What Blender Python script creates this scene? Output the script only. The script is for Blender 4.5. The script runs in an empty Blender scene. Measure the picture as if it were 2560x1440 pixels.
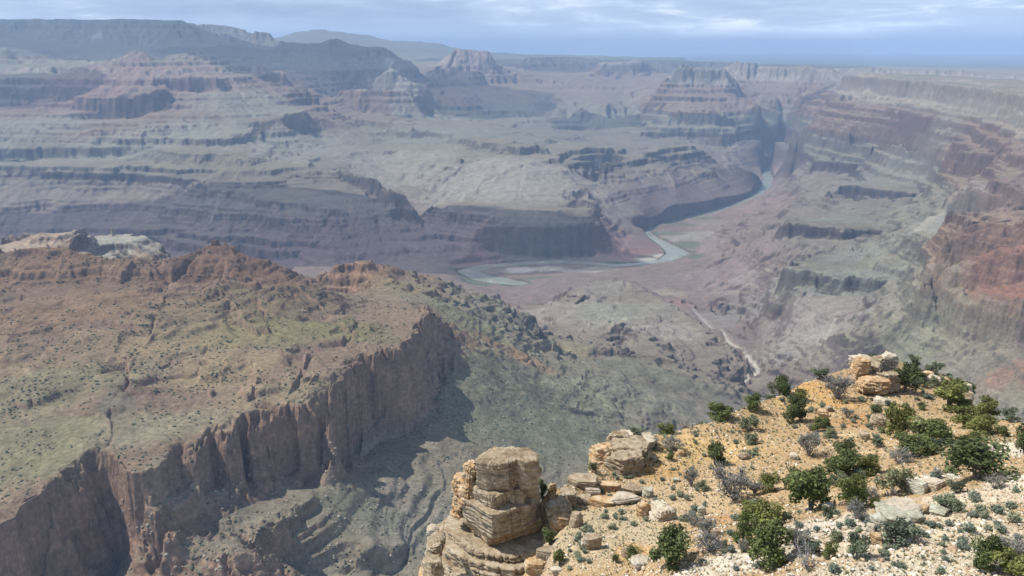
import bpy, bmesh, math, random
import numpy as np
from mathutils import Vector, Matrix
R_ = math.radians
scene = bpy.context.scene
COL = scene.collection
# ------------------------------------------------------------------ camera
FPX = 2150.0                      # focal length in pixels of the 2560 px wide photograph
PITCH = 15.6                      # degrees below the horizontal
cd = bpy.data.cameras.new('camera'); cam = bpy.data.objects.new('camera', cd); COL.objects.link(cam)
cd.sensor_width = 36.0; cd.lens = 36.0*FPX/2560.0
cd.clip_start = 0.5; cd.clip_end = 400000.0
cam.location = (0, 0, 0); cam.rotation_euler = (R_(90-PITCH), 0, 0)
scene.camera = cam
# ------------------------------------------------------------------ sun, sky, exposure
SUN_EL = 54.0; SUN_AZ = -80.0     # azimuth from the view direction (+Y), negative = to the left
ce = math.cos(R_(SUN_EL))
SUND = Vector((math.sin(R_(SUN_AZ))*ce, math.cos(R_(SUN_AZ))*ce, math.sin(R_(SUN_EL))))
sl = bpy.data.lights.new('sun', 'SUN'); sl.energy = 4.6; sl.angle = R_(0.5); sl.color = (1.0, 0.955, 0.88)
so = bpy.data.objects.new('sun', sl); COL.objects.link(so)
so.rotation_euler = SUND.to_track_quat('Z', 'Y').to_euler(); so.location = (-500, 0, 800)
scene.view_settings.view_transform = 'Standard'; scene.view_settings.look = 'None'
scene.view_settings.exposure = 0.53; scene.view_settings.gamma = 1.0
scene.view_settings.use_curve_mapping = False
scene.cycles.use_denoising = True
scene.cycles.max_bounces = 4; scene.cycles.diffuse_bounces = 2; scene.cycles.volume_bounces = 0
scene.cycles.transparent_max_bounces = 8
scene.cycles.sample_clamp_indirect = 4.0

class NT:
    """small helper to write node trees"""
    def __init__(s, tree): s.t = tree; s.n = tree.nodes; s.l = tree.links
    def new(s, kind, **kw):
        n = s.n.new(kind)
        for k, v in kw.items():
            if k.startswith('i_'): n.inputs[k[2:].replace('_', ' ')].default_value = v
            else: setattr(n, k, v)
        return n
    def lk(s, a, b): s.l.new(a, b)
    def math(s, op, a, b=None, clamp=False):
        n = s.n.new('ShaderNodeMath'); n.operation = op; n.use_clamp = clamp
        for i, v in enumerate((a, b)):
            if v is None: continue
            if isinstance(v, (int, float)): n.inputs[i].default_value = v
            else: s.l.new(v, n.inputs[i])
        return n.outputs[0]
    def ramp(s, fac, stops, interp='LINEAR'):
        n = s.n.new('ShaderNodeValToRGB'); s.l.new(fac, n.inputs[0]); cr = n.color_ramp; cr.interpolation = interp
        while len(cr.elements) < len(stops): cr.elements.new(0.5)
        for e, (p, c) in zip(cr.elements, stops):
            e.position = p; e.color = tuple(c)+(1,) if len(c) == 3 else c
        return n.outputs['Color']
    def mix(s, fac, a, b, mode='MIX'):
        n = s.n.new('ShaderNodeMix'); n.data_type = 'RGBA'; n.blend_type = mode
        if isinstance(fac, (int, float)): n.inputs[0].default_value = fac
        else: s.l.new(fac, n.inputs[0])
        for i, v in ((6, a), (7, b)):
            if isinstance(v, (tuple, list)): n.inputs[i].default_value = tuple(v)+(1,)
            else: s.l.new(v, n.inputs[i])
        return n.outputs[2]
    def noise(s, vec, scale, detail=4, rough=0.55, dist=0.0):
        n = s.n.new('ShaderNodeTexNoise'); n.inputs['Scale'].default_value = scale
        n.inputs['Detail'].default_value = detail; n.inputs['Roughness'].default_value = rough
        n.inputs['Distortion'].default_value = dist
        if vec is not None: s.l.new(vec, n.inputs['Vector'])
        return n.outputs['Fac']

world = bpy.data.worlds.new("World"); scene.world = world; world.use_nodes = True
W = NT(world.node_tree); W.n.clear()
sky = W.new('ShaderNodeTexSky', sky_type='NISHITA'); sky.sun_disc = False
sky.sun_elevation = R_(SUN_EL); sky.sun_rotation = R_(SUN_AZ); sky.altitude = 2200
sky.air_density = 1.0; sky.dust_density = 1.5; sky.ozone_density = 1.5
tc = W.new('ShaderNodeTexCoord')
sep = W.new('ShaderNodeSeparateXYZ'); W.lk(tc.outputs['Generated'], sep.inputs[0])
mp = W.new('ShaderNodeMapping'); W.lk(tc.outputs['Generated'], mp.inputs[0]); mp.inputs['Location'].default_value = (2.3, .7, 1.15)
mp.inputs['Scale'].default_value = (1.0, 1.0, 6.5)
big = W.noise(mp.outputs[0], 4.2, 4, 0.5, 0.6)
fine = W.noise(mp.outputs[0], 13.0, 7, 0.62, 0.5)
base_n = W.math('ADD', W.math('MULTIPLY', big, 0.62), W.math('MULTIPLY', fine, 0.38))
cloudcol = W.ramp(base_n, [(0.38, (.30, .37, .50)), (0.46, (.37, .45, .58)), (0.53, (.48, .56, .67)), (0.575, (.72, .78, .85)), (0.62, (1.15, 1.16, 1.16))])
low = W.ramp(W.math('MAXIMUM', sep.outputs['Z'], 0.0), [(0.0, (1, 1, 1)), (0.010, (.6, .6, .6)), (0.035, (0, 0, 0))])
cloudcol = W.mix(low, cloudcol, (.66, .80, .98))
skyc = W.mix(1.0, sky.outputs[0], (0.10, 0.10, 0.10), 'MULTIPLY')
cover = W.ramp(W.math('MAXIMUM', sep.outputs['Z'], 0.0), [(0.0, (1, 1, 1)), (0.12, (.9, .9, .9)), (0.5, (.35, .35, .35))])
allc = W.mix(cover, skyc, W.mix(1.0, cloudcol, (1.02, 1.02, 1.02), 'MULTIPLY'))
bg = W.new('ShaderNodeBackground'); W.lk(allc, bg.inputs[0]); bg.inputs[1].default_value = 1.0
wo = W.new('ShaderNodeOutputWorld'); W.lk(bg.outputs[0], wo.inputs[0])

def tag(o, label=None, cat=None, group=None, kind=None):
    if label: o['label'] = label
    if cat: o['category'] = cat
    if group: o['group'] = group
    if kind: o['kind'] = kind
    return o
def mkmat(name):
    m = bpy.data.materials.new(name); m.use_nodes = True
    t = NT(m.node_tree); t.n.clear()
    out = t.new('ShaderNodeOutputMaterial'); b = t.new('ShaderNodeBsdfPrincipled')
    b.inputs['Roughness'].default_value = 0.95; b.inputs['Specular IOR Level'].default_value = 0.15
    t.lk(b.outputs[0], out.inputs[0]); t.out = out; t.b = b
    return m, t
def mesh_obj(name, V, F, mat, parent=None, smooth=True, cols=None, link=True):
    """V (n,3) array, F (m,k) array or list of faces -> object"""
    me = bpy.data.meshes.new(name)
    V = np.asarray(V, np.float32)
    me.vertices.add(len(V)); me.vertices.foreach_set('co', V.ravel())
    if isinstance(F, np.ndarray):
        k = F.shape[1]; F = F.astype(np.int32)
        me.loops.add(F.size); me.loops.foreach_set('vertex_index', F.ravel())
        me.polygons.add(len(F)); me.polygons.foreach_set('loop_start', np.arange(0, F.size, k, dtype=np.int32))
    else:
        st = np.cumsum([0]+[len(f) for f in F[:-1]]).astype(np.int32); fl = np.array([i for f in F for i in f], np.int32)
        me.loops.add(len(fl)); me.loops.foreach_set('vertex_index', fl)
        me.polygons.add(len(F)); me.polygons.foreach_set('loop_start', st)
    me.update(calc_edges=True)
    if smooth: me.polygons.foreach_set('use_smooth', np.ones(len(me.polygons), bool))
    if cols is not None:
        a = me.color_attributes.new('Col', 'FLOAT_COLOR', 'POINT')
        c4 = np.ones((len(V), 4), np.float32); c4[:, :3] = cols; a.data.foreach_set('color', c4.ravel())
    me.materials.append(mat)
    o = bpy.data.objects.new(name, me)
    if link: COL.objects.link(o)
    if parent: o.parent = parent
    return o

# ------------------------------------------------------------------ noise
_rs = np.random.RandomState(7)
_perm = _rs.permutation(256).astype(np.int32); _perm = np.concatenate([_perm, _perm])
_ga = _rs.rand(256)*2*np.pi; _gx = np.cos(_ga).astype(np.float32); _gy = np.sin(_ga).astype(np.float32)
_hv = _rs.rand(256).astype(np.float32); _hv2 = _rs.rand(256).astype(np.float32)
def pn(x, y, seed=0):
    """gradient noise, about -0.7..0.7"""
    x = np.asarray(x, np.float64)+seed*17.31; y = np.asarray(y, np.float64)-seed*9.77
    xi = np.floor(x); yi = np.floor(y); fx = (x-xi).astype(np.float32); fy = (y-yi).astype(np.float32)
    xi = xi.astype(np.int64) & 255; yi = yi.astype(np.int64) & 255
    u = fx*fx*fx*(fx*(fx*6-15)+10); v = fy*fy*fy*(fy*(fy*6-15)+10)
    def g(ix, iy, dx, dy):
        h = _perm[(_perm[ix & 255]+iy) & 255]
        return _gx[h]*dx+_gy[h]*dy
    a = g(xi, yi, fx, fy); b = g(xi+1, yi, fx-1, fy); c = g(xi, yi+1, fx, fy-1); d = g(xi+1, yi+1, fx-1, fy-1)
    ab = a+(b-a)*u; cd_ = c+(d-c)*u
    return ab+(cd_-ab)*v
def fbm(x, y, oct=4, seed=0, gain=0.5, ridged=False):
    s = 0; a = 1.0; n = 0
    for k in range(oct):
        q = pn(x*2**k, y*2**k, seed+k*3)
        if ridged: q = 0.5-2*np.abs(q)
        s = s+a*q; n += a; a *= gain
    return s/n
def sstep(a, b, x):
    t = np.clip((x-a)/(b-a), 0, 1); return t*t*(3-2*t)

# ------------------------------------------------------------------ from the photograph's pixels to places
cp, sp_ = math.cos(R_(PITCH)), math.sin(R_(PITCH))
def ray(u, v):
    a = (u-1280)/FPX; b = -(v-720)/FPX
    return np.array([a, cp+b*sp_, -sp_+b*cp])
def place(u, v, val):
    """val > 0: distance ahead (along the view) in km; val < 0: height in m.  -> (azimuth, ln r, z)"""
    d = ray(u, v); h = math.hypot(d[0], d[1])
    r = val*1000*h/d[1] if val > 0 else val/d[2]*h
    return math.atan2(d[0], d[1]), math.log(r), d[2]/h*r
def place_m(u, v, val):
    a, l, z = place(u, v, val); r = math.exp(l)
    return np.array([math.sin(a)*r, math.cos(a)*r, z])
# ------------------------------------------------------------------ the canyon: breaklines (u, v, distance km or height m)
LINES = []
def Ln(pts, back=None):
    q = [place(*p) for p in pts]; LINES.append(q)
    if back:
        dr, dz = back
        LINES.append([(a, math.log(math.exp(l)+dr), z+dz) for a, l, z in q])
    return q
def Cliff(top, basev, dr=60, back=None):
    q = Ln(top, back); b = []
    for p, (a, l, z), vb in zip(top, q, basev):
        b.append(place(p[0], vb, (math.exp(l)*math.cos(a)-dr)/1000))
    LINES.append(b)
# horizon plain and distant mesa
Ln([(-600, 143, 88.), (1250, 143, 88.), (3200, 143, 88.)])
Ln([(1240, 146, 45.), (1700, 148, 45.), (2200, 149, 45.), (3200, 150, 45.)])
Cliff([(2225, 136, 62.), (2250, 133, 62.), (2330, 134, 62.), (2350, 138, 62.)], [144, 144, 144, 144], 900, (5000, -200))
Ln([(1850, 158, 24.), (2100, 160, 24.), (2350, 166, 22.), (2560, 172, 20.), (3000, 175, 20.)])
Cliff([(2050, 171, 15.), (2150, 172, 14.5), (2250, 176, 14.), (2350, 176, 13.5), (2450, 181, 13.), (2560, 188, 12.5), (2800, 195, 12)], [181, 186, 190, 190, 194, 200, 208], 100)
Ln([(2150, 181, 11.), (2300, 190, 10.), (2450, 202, 9.), (2560, 212, 8.), (2800, 225, 7.)])
# skyline on the left
Cliff([(-500, 50, 15.5), (0, 47, 15.5), (200, 49, 15.5), (330, 48, 15.5), (450, 50, 15.5), (475, 58, 15.6)], [66, 66, 68, 68, 68, 70], 160, (2500, 40))
Ln([(-500, 98, 14.8), (0, 96, 14.8), (150, 104, 14.6), (250, 112, 14.6), (350, 110, 14.8), (450, 104, 15), (560, 118, 15)])
Cliff([(490, 61, 19.), (515, 57, 19.), (560, 64, 19.), (600, 71, 19.), (622, 74, 19.)], [80, 80, 82, 86, 88], 200, (2500, -100))
Cliff([(624, 77, 17.), (634, 73, 17.), (668, 74, 17.), (680, 78, 17.)], [92, 96, 96, 94], 120, (900, -350))
Ln([(600, 108, 16.8), (650, 112, 16.6), (700, 106, 16.8), (720, 112, 16.8)], (1200, -250))
Cliff([(560, 93, 16.), (568, 86, 16.), (578, 88, 16.), (584, 94, 16.)], [98, 99, 99, 98], 60)
Ln([(690, 97, 27.), (720, 90, 27.), (738, 79, 27.), (790, 73, 27.), (830, 76, 27.), (885, 84, 27.), (930, 90, 27.), (955, 98, 27.), (1050, 104, 27.), (1100, 110, 27.), (1150, 122, 27.), (1245, 132, 27.), (1330, 136, 27.), (1500, 139, 27.), (1700, 144, 28.)], (5000, -250))
Ln([(700, 125, 22.), (800, 130, 22.), (1000, 135, 22.), (1200, 148, 22.), (1500, 152, 21.)])
Ln([(700, 105, 14.2), (760, 107, 14.), (805, 106, 14.), (818, 101, 14.), (831, 92, 14.), (845, 100, 14.), (858, 106, 14.), (900, 112, 14.), (940, 113, 14.), (965, 121, 14.), (1000, 142, 14.), (1040, 160, 14.)], (1500, -350))
Ln([(690, 150, 13.), (760, 170, 12.8), (830, 180, 12.6), (850, 215, 12.2), (900, 185, 12.8), (960, 195, 13), (1060, 215, 13.2)])
Cliff([(1128, 126, 15.6), (1140, 118, 15.6), (1148, 112, 15.6), (1158, 120, 15.6), (1190, 125, 15.6), (1222, 129, 15.6), (1234, 142, 15.6)], [142, 143, 144, 144, 146, 148, 156], 120, (1600, -300))
Ln([(1090, 170, 15.), (1180, 172, 15.), (1250, 165, 15.4), (1290, 168, 15.6), (1060, 200, 14.6)])
Cliff([(1290, 160, 18.), (1300, 147, 18.), (1400, 142, 19.), (1490, 146, 19.)], [175, 172, 172, 176], 500)
# white finger butte
Cliff([(966, 162, 11.6), (972, 151, 11.6), (984, 152, 11.6), (988, 160, 11.6)], [176, 176, 176, 176], 40, (200, -160))
Ln([(860, 215, 11.5), (920, 198, 11.6), (975, 177, 11.5), (1030, 200, 11.5), (1080, 218, 11.4)], (900, -200))
Cliff([(850, 222, 11.2), (920, 218, 11.2), (975, 212, 11.1), (1010, 216, 11.1), (1050, 224, 11.2)], [232, 230, 224, 228, 234], 60)
# left: the terraced temple ridge
Ln([(-500, 130, 11.5), (0, 118, 11.5), (20, 122, 11.4), (60, 150, 11.), (110, 152, 10.8), (170, 148, 10.8), (220, 155, 10.6)])
Ln([(200, 162, 10.2), (300, 144, 10.), (322, 130, 10.), (342, 121, 10.), (360, 131, 10.), (385, 148, 10.), (420, 153, 10.1), (432, 140, 10.2), (470, 133, 10.2), (500, 129, 10.2), (540, 139, 10.2), (590, 160, 10.3), (640, 185, 10.4)], (1200, -380))
Cliff([(-500, 172, 9.9), (0, 172, 9.8), (150, 168, 9.7), (300, 158, 9.6), (380, 154, 9.6), (420, 152, 9.7)], [179, 178, 176, 168, 163, 160], 40)
Cliff([(-500, 188, 9.6), (0, 190, 9.5), (200, 188, 9.3), (350, 182, 9.3), (440, 176, 9.4)], [196, 197, 195, 189, 182], 40)
Cliff([(-300, 214, 9.3), (0, 216, 9.2), (60, 220, 9.2), (130, 214, 9.2), (205, 215, 9.1)], [250, 246, 258, 248, 246], 50)
Cliff([(196, 238, 8.95), (215, 240, 8.85), (240, 245, 8.8), (300, 240, 8.75), (360, 232, 8.75), (400, 226, 8.8), (432, 222, 8.9), (440, 228, 9.0)], [268, 286, 303, 302, 292, 276, 266, 268], 60)
Cliff([(430, 200, 9.3), (480, 190, 9.3), (520, 188, 9.3), (550, 196, 9.3), (572, 208, 9.35)], [226, 232, 229, 227, 226], 50)
Cliff([(600, 166, 10.6), (640, 163, 10.6), (700, 168, 10.6), (708, 176, 10.6)], [180, 196, 206, 206], 60, (400, -150))
Ln([(440, 235, 9.0), (560, 235, 9.1), (700, 215, 9.8), (800, 235, 9.8)])
Ln([(-300, 290, 8.9), (0, 275, 8.9), (100, 280, 8.8), (170, 292, 8.6), (120, 262, 9.0)])
Cliff([(140, 318, 8.3), (200, 312, 8.3), (330, 308, 8.2), (430, 302, 8.3), (515, 297, 8.4)], [326, 324, 318, 310, 304], 30)
Cliff([(-300, 335, 8.1), (60, 330, 8.1), (200, 331, 8.0), (370, 316, 8.1), (450, 312, 8.1)], [341, 338, 339, 324, 318], 30)
Cliff([(-300, 372, 7.7), (0, 378, 7.65), (60, 375, 7.7), (140, 365, 7.75), (220, 368, 7.7), (300, 362, 7.75), (400, 356, 7.8)], [398, 404, 410, 396, 392, 388, 372], 50)
Cliff([(455, 354, 7.75), (470, 349, 7.8), (520, 350, 7.75), (575, 342, 7.8), (610, 332, 7.95), (628, 316, 8.2)], [364, 366, 370, 364, 354, 330], 40)
Cliff([(640, 302, 8.5), (700, 292, 8.7), (745, 284, 8.9), (765, 275, 9.1)], [311, 304, 296, 284], 40)
Ln([(400, 330, 8.0), (520, 325, 8.15), (600, 300, 8.5), (700, 265, 9.2), (800, 262, 9.9)])
# layered bench and blue slopes in cloud shade
Ln([(430, 372, 7.5), (520, 382, 7.4), (600, 400, 7.2), (630, 392, 7.3), (645, 415, 7.1), (700, 425, 7.1)])
Cliff([(-300, 414, 7.3), (0, 418, 7.25), (150, 424, 7.2), (350, 430, 7.15), (450, 452, 6.9), (540, 478, 6.65), (600, 484, 6.55), (700, 508, 6.3), (800, 515, 6.25), (850, 520, 6.2)], [436, 436, 448, 452, 466, 492, 500, 522, 530, 545], 40)
Cliff([(700, 440, 7.0), (740, 432, 7.1), (800, 426, 7.2), (850, 430, 7.15), (930, 450, 6.9), (985, 474, 6.6), (1015, 492, 6.45), (1032, 515, 6.35)], [450, 446, 440, 450, 485, 520, 545, 553], 50)
Ln([(880, 478, 6.75), (930, 492, 6.55), (980, 500, 6.45)])
Ln([(-300, 520, 6.6), (0, 520, 6.6), (120, 480, 6.9), (200, 545, 6.5), (290, 565, 6.45), (340, 500, 6.8), (420, 560, 6.45), (540, 540, 6.3), (600, 620, 5.95), (700, 590, 6.0), (760, 560, 6.05)])
Ln([(-300, 600, 6.2), (0, 600, 6.2), (200, 610, 6.15), (450, 640, 5.9), (650, 650, 5.7), (750, 640, 5.75), (850, 570, 6.0), (900, 600, 5.9), (1000, 590, 6.1)])
Ln([(700, 690, 5.4), (760, 655, 5.55), (800, 625, 5.75), (830, 650, 5.6), (900, 660, 5.6), (1000, 655, 5.65), (1060, 640, 5.8)])
# the drainage between and the central massif
Ln([(1045, 548, 6.5), (1000, 520, 6.9), (950, 478, 7.25), (900, 452, 7.4), (830, 415, 7.7), (760, 385, 8.1), (700, 365, 8.2), (650, 345, 8.4)])
Ln([(700, 330, 8.7), (800, 345, 8.9), (880, 380, 8.4), (950, 420, 8.0), (1050, 470, 7.4), (1100, 500, 7.1)])
Cliff([(838, 286, 10.3), (870, 292, 10.1), (930, 303, 9.75), (980, 318, 9.4), (1040, 324, 9.2), (1110, 330, 9.1), (1140, 342, 8.8), (1200, 358, 8.3), (1240, 362, 8.15), (1300, 370, 7.95), (1345, 364, 8.1), (1378, 372, 8.0)], [296, 306, 318, 336, 346, 346, 356, 374, 378, 388, 382, 384], 45)
Ln([(850, 272, 10.8), (900, 283, 10.9), (990, 294, 10.6), (1080, 292, 10.7), (1150, 298, 10.4), (1190, 302, 10.2), (1225, 303, 10.1), (1260, 318, 9.8), (1320, 335, 9.4), (1400, 350, 9.1), (1480, 362, 8.9), (1560, 378, 8.6), (1600, 392, 8.4)], (500, -120))
Ln([(1190, 308, 9.9), (1225, 308, 9.9)])
Cliff([(1360, 348, 8.9), (1375, 346, 8.9), (1395, 352, 8.9)], [360, 362, 360], 30)
Cliff([(1455, 366, 8.5), (1480, 358, 8.6), (1515, 362, 8.6), (1530, 372, 8.5), (1575, 374, 8.5)], [388, 386, 378, 384, 388], 30)
Cliff([(1456, 398, 7.9), (1500, 402, 7.85), (1540, 408, 7.8)], [410, 418, 420], 30)
for (u, dv) in ((980, 0), (1080, 14), (1180, 0), (1300, 16), (1400, 0)):      # spurs of the tan slope
    pass
Ln([(960, 400, 8.2), (1000, 372, 8.5), (1060, 430, 7.7)])
Ln([(1070, 380, 8.3), (1150, 470, 7.1), (1200, 520, 6.35)])
Ln([(1150, 400, 7.85), (1090, 460, 7.3)])
Ln([(1265, 400, 7.65), (1200, 470, 7.0), (1150, 510, 6.6)])
Ln([(1330, 405, 7.55), (1330, 470, 6.85), (1320, 515, 6.35)])
Ln([(1400, 420, 7.45), (1440, 460, 7.1), (1400, 500, 6.55)])
Ln([(1050, 540, 6.5), (1120, 530, 6.35), (1150, 540, 6.2), (1210, 541, 6.12), (1260, 535, 6.12), (1330, 528, 6.15), (1400, 524, 6.15), (1450, 519, 6.2), (1475, 517, 6.2)])
Cliff([(1180, 560, 6.05), (1215, 566, 6.0), (1290, 564, 6.0), (1350, 566, 5.97), (1420, 563, 6.0), (1485, 556, 6.03), (1493, 562, 6.03)], [584, 628, 642, 648, 650, 645, 640], 70)
Cliff([(1414, 492, 6.75), (1425, 482, 6.8), (1440, 473, 6.85), (1472, 470, 6.85)], [512, 508, 498, 482], 25)
Cliff([(1415, 508, 6.45), (1435, 496, 6.5), (1460, 494, 6.5), (1470, 505, 6.45)], [520, 518, 517, 520], 50)
Ln([(1055, 560, 6.3), (1100, 600, 6.05), (1160, 600, 5.95), (1180, 620, 5.85), (1140, 640, 5.85)])
Cliff([(1130, 648, 5.75), (1165, 642, 5.8), (1215, 640, 5.8), (1250, 634, 5.85)], [664, 664, 656, 651], 20)
Ln([(1500, 560, 6.3), (1520, 600, 6.1), (1560, 590, 6.4), (1570, 630, 6.0)])
Ln([(1495, 640, 5.92), (1560, 638, 6.0), (1620, 634, 6.05), (1655, 625, 6.15)])
Ln([(1500, 535, 6.6), (1540, 500, 7.0), (1500, 480, 7.0), (1560, 560, 6.7), (1620, 575, 6.75)])
# dark hill beyond the river bend
Ln([(1490, 490, 7.0), (1500, 455, 7.3), (1522, 418, 7.7), (1570, 405, 8.0), (1600, 388, 8.3), (1630, 374, 8.5), (1650, 364, 8.6), (1668, 376, 8.6), (1690, 372, 8.7), (1702, 361, 8.8), (1720, 364, 8.8), (1760, 380, 8.9), (1800, 404, 8.9), (1830, 412, 8.95), (1880, 428, 9.0), (1905, 446, 9.1), (1912, 458, 9.2)], (700, -200))
Cliff([(1585, 400, 8.05), (1625, 385, 8.25), (1655, 380, 8.35)], [415, 405, 398], 40)
Ln([(1545, 470, 7.3), (1590, 440, 7.6), (1600, 500, 7.2), (1670, 420, 8.0), (1690, 480, 7.6), (1730, 440, 8.2), (1790, 450, 8.4), (1830, 480, 8.4)])
Ln([(1580, 540, 6.85), (1640, 535, 7.0), (1720, 515, 7.5), (1800, 500, 7.9), (1860, 480, 8.5), (1900, 462, 8.95)])
Ln([(1590, 572, 6.8), (1650, 556, 7.1), (1740, 533, 7.5), (1830, 508, 8.05), (1885, 485, 8.6), (1905, 468, 9.1)])
Cliff([(1876, 406, 10.3), (1900, 398, 10.4), (1930, 390, 10.8), (1956, 382, 11.2)], [422, 412, 406, 396], 60)
Ln([(1700, 350, 10.6), (1800, 370, 10.6), (1880, 390, 10.7), (1950, 370, 11.6), (1990, 378, 11.)])
Ln([(1960, 400, 10.7), (1985, 420, 10.1), (1960, 440, 9.6), (1990, 460, 9.1), (1960, 480, 8.7)])
# far basin
Ln([(1090, 215, 14.), (1130, 200, 14.4), (1110, 240, 13.)])
Cliff([(1200, 206, 15.2), (1280, 196, 15.6), (1350, 198, 15.6), (1420, 208, 15.2), (1480, 214, 15.), (1560, 222, 14.8), (1590, 235, 14.4)], [214, 208, 208, 216, 222, 232, 246], 120)
Ln([(1060, 240, 12.6), (1160, 250, 12.6), (1200, 235, 13.6), (1300, 240, 13.6), (1370, 235, 14), (1450, 255, 13.4), (1530, 262, 13.)])
Ln([(1380, 302, 12.), (1420, 292, 12.1), (1450, 275, 12.3), (1464, 269, 12.4), (1478, 280, 12.3), (1500, 288, 12.3), (1530, 300, 12.1), (1570, 290, 12.4)], (350, -130))
Ln([(1440, 318, 11.7), (1500, 330, 11.5), (1380, 322, 11.7), (1300, 300, 12.1), (1200, 285, 12.4), (1560, 312, 11.9), (1640, 330, 11.3)])
Ln([(860, 275, 11.4), (880, 265, 11.5), (900, 272, 11.5), (960, 258, 11.8), (1010, 270, 11.7), (1080, 280, 11.7), (1110, 290, 11.6)], (300, -100))
# far buttes right of centre and the long wall
Cliff([(1488, 168, 17.), (1505, 152, 17.), (1560, 153, 17.), (1600, 154, 17.), (1625, 160, 17.3)], [188, 192, 195, 195, 190], 180)
Cliff([(1640, 156, 18.), (1690, 158, 18.), (1760, 156, 18.5), (1850, 158, 18.)], [180, 182, 180, 178], 300)
Cliff([(1655, 195, 12.4), (1682, 175, 12.4), (1694, 158, 12.4), (1720, 157, 12.4), (1760, 160, 12.4), (1800, 164, 12.4), (1826, 168, 12.4), (1838, 192, 12.4)], [204, 206, 209, 212, 212, 210, 206, 206], 110, (900, -330))
Ln([(1620, 245, 11.9), (1680, 236, 11.8), (1760, 240, 11.7), (1850, 245, 11.7), (1900, 262, 11.4)])
Cliff([(1640, 290, 11.2), (1700, 282, 11.1), (1760, 280, 11.), (1800, 283, 11.), (1822, 288, 11.)], [300, 306, 312, 318, 316], 50)
Cliff([(1660, 318, 10.9), (1720, 320, 10.8), (1780, 320, 10.8), (1835, 322, 10.8)], [324, 330, 334, 336], 40)
Ln([(1640, 345, 10.8), (1760, 345, 10.7), (1880, 345, 10.6), (1960, 352, 10.4), (2000, 372, 9.8)])
Cliff([(1825, 155, 14.5), (1900, 160, 14.), (1980, 167, 13.5), (2040, 170, 13.), (2082, 172, 12.5)], [182, 192, 200, 205, 205], 110)
Ln([(1860, 215, 13.5), (1950, 225, 13.), (2010, 235, 12.6), (2060, 225, 12.2)])
Cliff([(1850, 268, 12.), (1900, 268, 11.9), (1960, 270, 11.7), (2000, 275, 11.3)], [290, 296, 300, 300], 60)
Ln([(1990, 262, 11.), (2020, 255, 10.8), (2060, 225, 10.8), (2080, 212, 10.7)])
# the palisade wall on the right
Cliff([(2098, 186, 9.5), (2150, 190, 9.), (2200, 195, 8.6), (2280, 200, 8.1), (2350, 207, 7.5), (2430, 214, 6.8), (2500, 222, 6.2), (2560, 232, 5.6), (2700, 250, 4.8), (3000, 290, 4.2)],
      [214, 222, 238, 246, 250, 252, 260, 270, 300, 340], 110, (900, -60))
Ln([(2055, 258, 9.15), (2120, 262, 8.6), (2200, 274, 8.1), (2350, 292, 7.0), (2430, 296, 6.4), (2500, 306, 5.8), (2560, 316, 5.25), (2700, 350, 4.5)])
Cliff([(1985, 300, 9.3), (2050, 328, 8.6), (2120, 335, 8.1), (2200, 343, 7.5), (2280, 352, 6.9), (2340, 362, 6.45)], [322, 356, 370, 385, 398, 406], 50)
Cliff([(2368, 378, 5.6), (2400, 374, 5.45), (2440, 376, 5.3), (2475, 382, 5.2)], [420, 440, 446, 440], 50)
Ln([(2380, 345, 6.0), (2450, 350, 5.7), (2520, 355, 5.1), (2560, 372, 4.6), (2700, 400, 4.)])
Ln([(2490, 400, 4.9), (2540, 410, 4.5), (2600, 430, 4.)])
Cliff([(2370, 492, 4.55), (2420, 480, 4.4), (2480, 470, 4.2), (2560, 462, 3.9), (2700, 470, 3.6)], [530, 545, 545, 540, 560], 50)
# pale fan running down between the noses
Ln([(2440, 448, 4.95), (2400, 482, 4.75), (2340, 540, 4.45), (2290, 575, 4.25), (2230, 592, 4.3)])
Cliff([(2030, 404, 8.0), (2060, 400, 7.95), (2130, 410, 7.75), (2200, 418, 7.55), (2260, 432, 7.3)], [425, 432, 438, 440, 446], 40)
Ln([(2060, 388, 8.25), (2150, 400, 7.9), (2280, 418, 7.1), (2360, 442, 5.9)])
Ln([(1992, 466, 7.5), (2050, 452, 7.35), (2120, 452, 7.2), (2250, 458, 6.6)])
Cliff([(2105, 462, 6.5), (2150, 464, 6.45), (2200, 470, 6.35), (2250, 484, 6.2), (2310, 496, 6.05)], [480, 486, 492, 502, 508], 40)
Ln([(2270, 460, 6.5), (2340, 470, 6.1), (2380, 460, 5.6)])
Ln([(2020, 520, 6.4), (2065, 490, 6.35), (2085, 482, 6.35), (2120, 498, 6.3), (2150, 505, 6.2)], (150, -50))
Ln([(2100, 540, 5.6), (2200, 530, 5.7), (2300, 530, 5.5), (2150, 515, 5.9)])
Cliff([(1947, 560, 5.05), (1970, 558, 5.0), (2030, 564, 4.95), (2090, 572, 4.9), (2150, 572, 4.9), (2200, 574, 4.9), (2240, 578, 4.85)], [590, 596, 598, 596, 592, 590, 586], 35)
Ln([(1960, 550, 5.15), (2100, 545, 5.3), (2200, 555, 5.2)])
Ln([(1900, 620, 5.05), (1920, 600, 5.1), (2000, 602, 4.85), (2080, 618, 4.7)])
Ln([(1930, 650, 4.85), (1950, 632, 4.85), (1985, 640, 4.7), (2030, 655, 4.5)])
Ln([(2085, 620, 4.45), (2150, 610, 4.4), (2230, 595, 4.25), (2290, 590, 4.0), (2340, 600, 3.6)], (120, -50))
Cliff([(1960, 672, 3.98), (1975, 678, 3.92), (2040, 688, 3.85), (2100, 694, 3.8), (2180, 700, 3.75), (2250, 700, 3.72), (2300, 697, 3.7)], [708, 716, 728, 738, 744, 738, 724], 35)
Ln([(1975, 662, 4.1), (2040, 640, 4.3), (2150, 650, 4.1), (2250, 640, 3.95), (2300, 650, 3.8)])
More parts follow.
